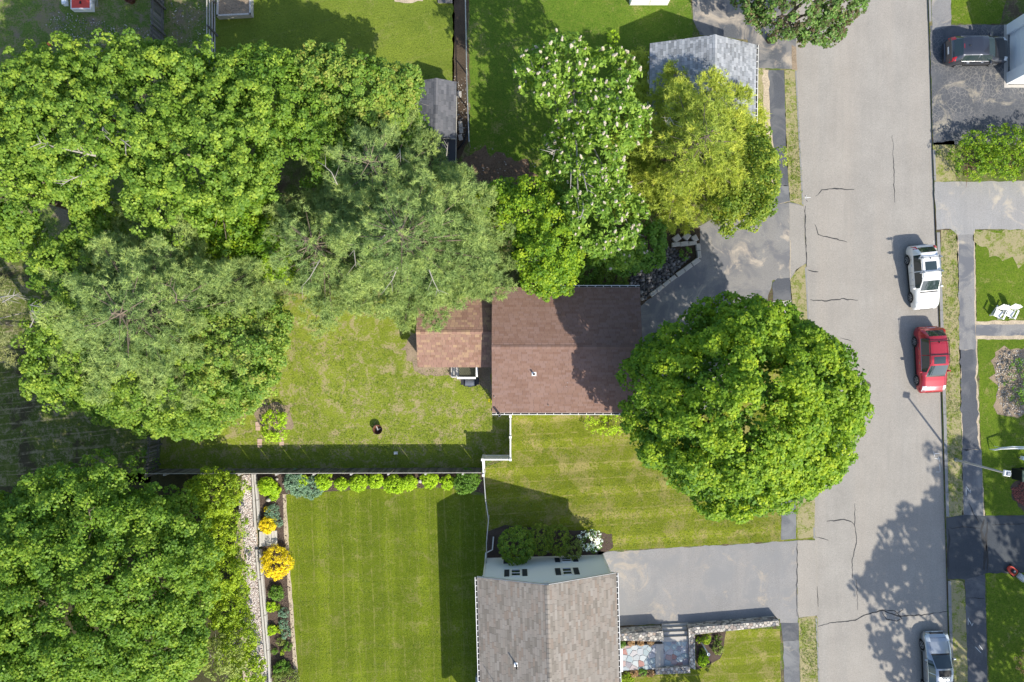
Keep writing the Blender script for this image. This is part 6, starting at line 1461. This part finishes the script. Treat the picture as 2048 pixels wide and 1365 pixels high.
# landscape boulders in the flower bed
for i, (x, y, r, lb) in enumerate(((570, 967, .16, 'white boulder left of the blue-green junipers'), (538, 1000, .22, 'pale boulder with a dark hollow in the bed corner'), (841, 962, .19, 'large pale boulder between two lime shrubs'), (730, 966, .12, 'small pale stone right of a lime shrub'), (719, 980, .09, 'small white stone on the mulch edge below the lime row'), (554, 958, .13, 'flat pale stone against the board fence'), (537, 1153, .12, 'pale stone under the large yellow shrub'), (1096, 1102, .12, 'pale stone between the two clipped dark shrubs'), (2000, 1310, .1, 'stone by the pinkish shrub'))):
    if x == 2000: continue
    p = P(x, y); V = rockmesh(300 + i, r, .7); V[:, 2] += r * .4 + .02; me = np_mesh('boulder', V, ICO[1], np.full(len(ICO[1]), .6), M['concrete']); tag(link('boulder', me, None, p), lb, 'boulder', 'pale boulders in the beds')
# bollard lamp in the corner bed
q0, q1 = P(1405, 1288), P(1417, 1309, .9); o = empty('garden_spout', (q1.x, q1.y, 0), 'white post lamp with a round top in the corner planting bed', 'garden lamp')
MB().tube([Vector((q1.x - .25, q1.y + .45, 0.02)), Vector((q1.x, q1.y, .88))], .045, 8).build('post', M['vinyl'], o); MB().lathe([(.05, -.05), (.11, 0), (.11, .05), (.04, .05)], (q1.x, q1.y, .9), 14).build('top', M['vinyl'], o)
# black drain pipe by the shed and stones beside it
m = MB(); m.tube([P(938, 230), P(936, 262, .05), P(928, 285, .05), P(916, 300, .05)], .08, 8); m.build('drain_pipe', M['black'], smooth=True, label='black corrugated pipe curving between the wire fence and the shed', cat='pipe')
for i, (x, y, lb) in enumerate(((919, 190, 'grey block beside the shed, uppermost'), (921, 250, 'grey block beside the shed, middle'), (922, 262, 'grey block beside the shed, next to the pipe'), (921, 276, 'grey block beside the shed, lowest'))):
    p = P(x, y); MB().box((p.x, p.y, .08), (.28, .42, .16), rz=.1 * i, bev=.03).build('stone_block', M['concrete'], label=lb, cat='block', group='blocks beside the shed')

# ------------------------------------------------------------------ grass tufts on the lawns (real blades, merged)
def tufts(name, poly, dens, hgt, mat, z, holes=(), label='short grass blades', thin=.03, seed=0):
    xs = [p[0] for p in poly]; ys = [p[1] for p in poly]; rg = np.random.default_rng(seed)
    n = int((max(xs) - min(xs)) * (max(ys) - min(ys)) / S / S * dens); x = rg.uniform(min(xs), max(xs), n); y = rg.uniform(min(ys), max(ys), n)
    k = inpoly(x, y, poly)
    X = np.stack([(x - CX) / S, (CY - y) / S, np.full(n, z)], 1); k &= low(X * np.array([1, 1, 0]), 1.6, seed + 5) + rg.normal(size=n) * .35 > -.1
    X = X[k]; n = len(X); per = 3; t = norm(rg.normal(size=(n, per, 3)) * np.array([1, 1, .25]) + np.array([0, 0, .75])).reshape(-1, 3)
    p = np.repeat(X, per, 0) + rg.normal(size=(n * per, 3)) * np.array([.03, .03, 0]); nr = np.cross(t, rg.normal(size=t.shape)) + np.array([0, 0, .5])
    o = leaves(name, p, nr, hgt * rg.uniform(.6, 1.4, n * per), np.full(n * per, thin), np.clip(rg.normal(.5, .25, n * per), 0, 1), mat, None, tdir=t, tri=True, kind='stuff')
    o['label'] = label; o['category'] = 'grass'
gm = leafm('grass_blade', [(.05, .10, .01), (.10, .15, .02), (.15, .19, .03), (.22, .20, .08)], .3, tr_tint=(1.1, 1.1, .5))
tufts('grass', [(590, 640), (980, 760), (1020, 826), (1020, 935), (320, 936), (560, 800)], 55, .10, gm, L1, label='scraggly yellow-green grass of the back lawn', seed=1)
tufts('grass', [(1024, 828), (1260, 828), (1400, 1000), (1560, 1040), (1558, 1082), (1228, 1098), (1180, 1058), (972, 1056), (970, 920)], 40, .08, gm, L1, label='striped grass of the front lawn', seed=2)
tufts('grass', [(1883, 462), (1913, 462), (1922, 850), (1925, 1030), (1898, 1030), (1890, 850)], 90, .12, gm, L1, label='tufty grass of the right-hand verge', seed=3)
tufts('grass', [(1571, 142), (1592, 142), (1606, 410), (1582, 400)], 90, .12, gm, L1, label='tufty grass of the left-hand verge', seed=4)
tufts('grass', [(0, 0), (130, 20), (320, 100), (320, 200), (0, 160)], 25, .14, gm, L1, label='rough grass of the top left yard', seed=5)
tufts('grass', [(1600, 1240), (1632, 1236), (1638, 1364), (1605, 1364)], 90, .12, gm, L1, label='tufty grass of the verge near the bottom', seed=6)
tufts('grass', [(580, 995), (945, 992), (968, 1000), (974, 1110), (960, 1160), (962, 1364), (604, 1364)], 45, .07, gm, L2, label='mown grass of the large lawn beside the white house', seed=7, thin=.025)
tufts('grass', [(435, 35), (905, 10), (906, 150), (820, 160), (600, 150), (436, 150)], 40, .07, gm, L1, label='smooth grass of the upper lawn', seed=8, thin=.025)
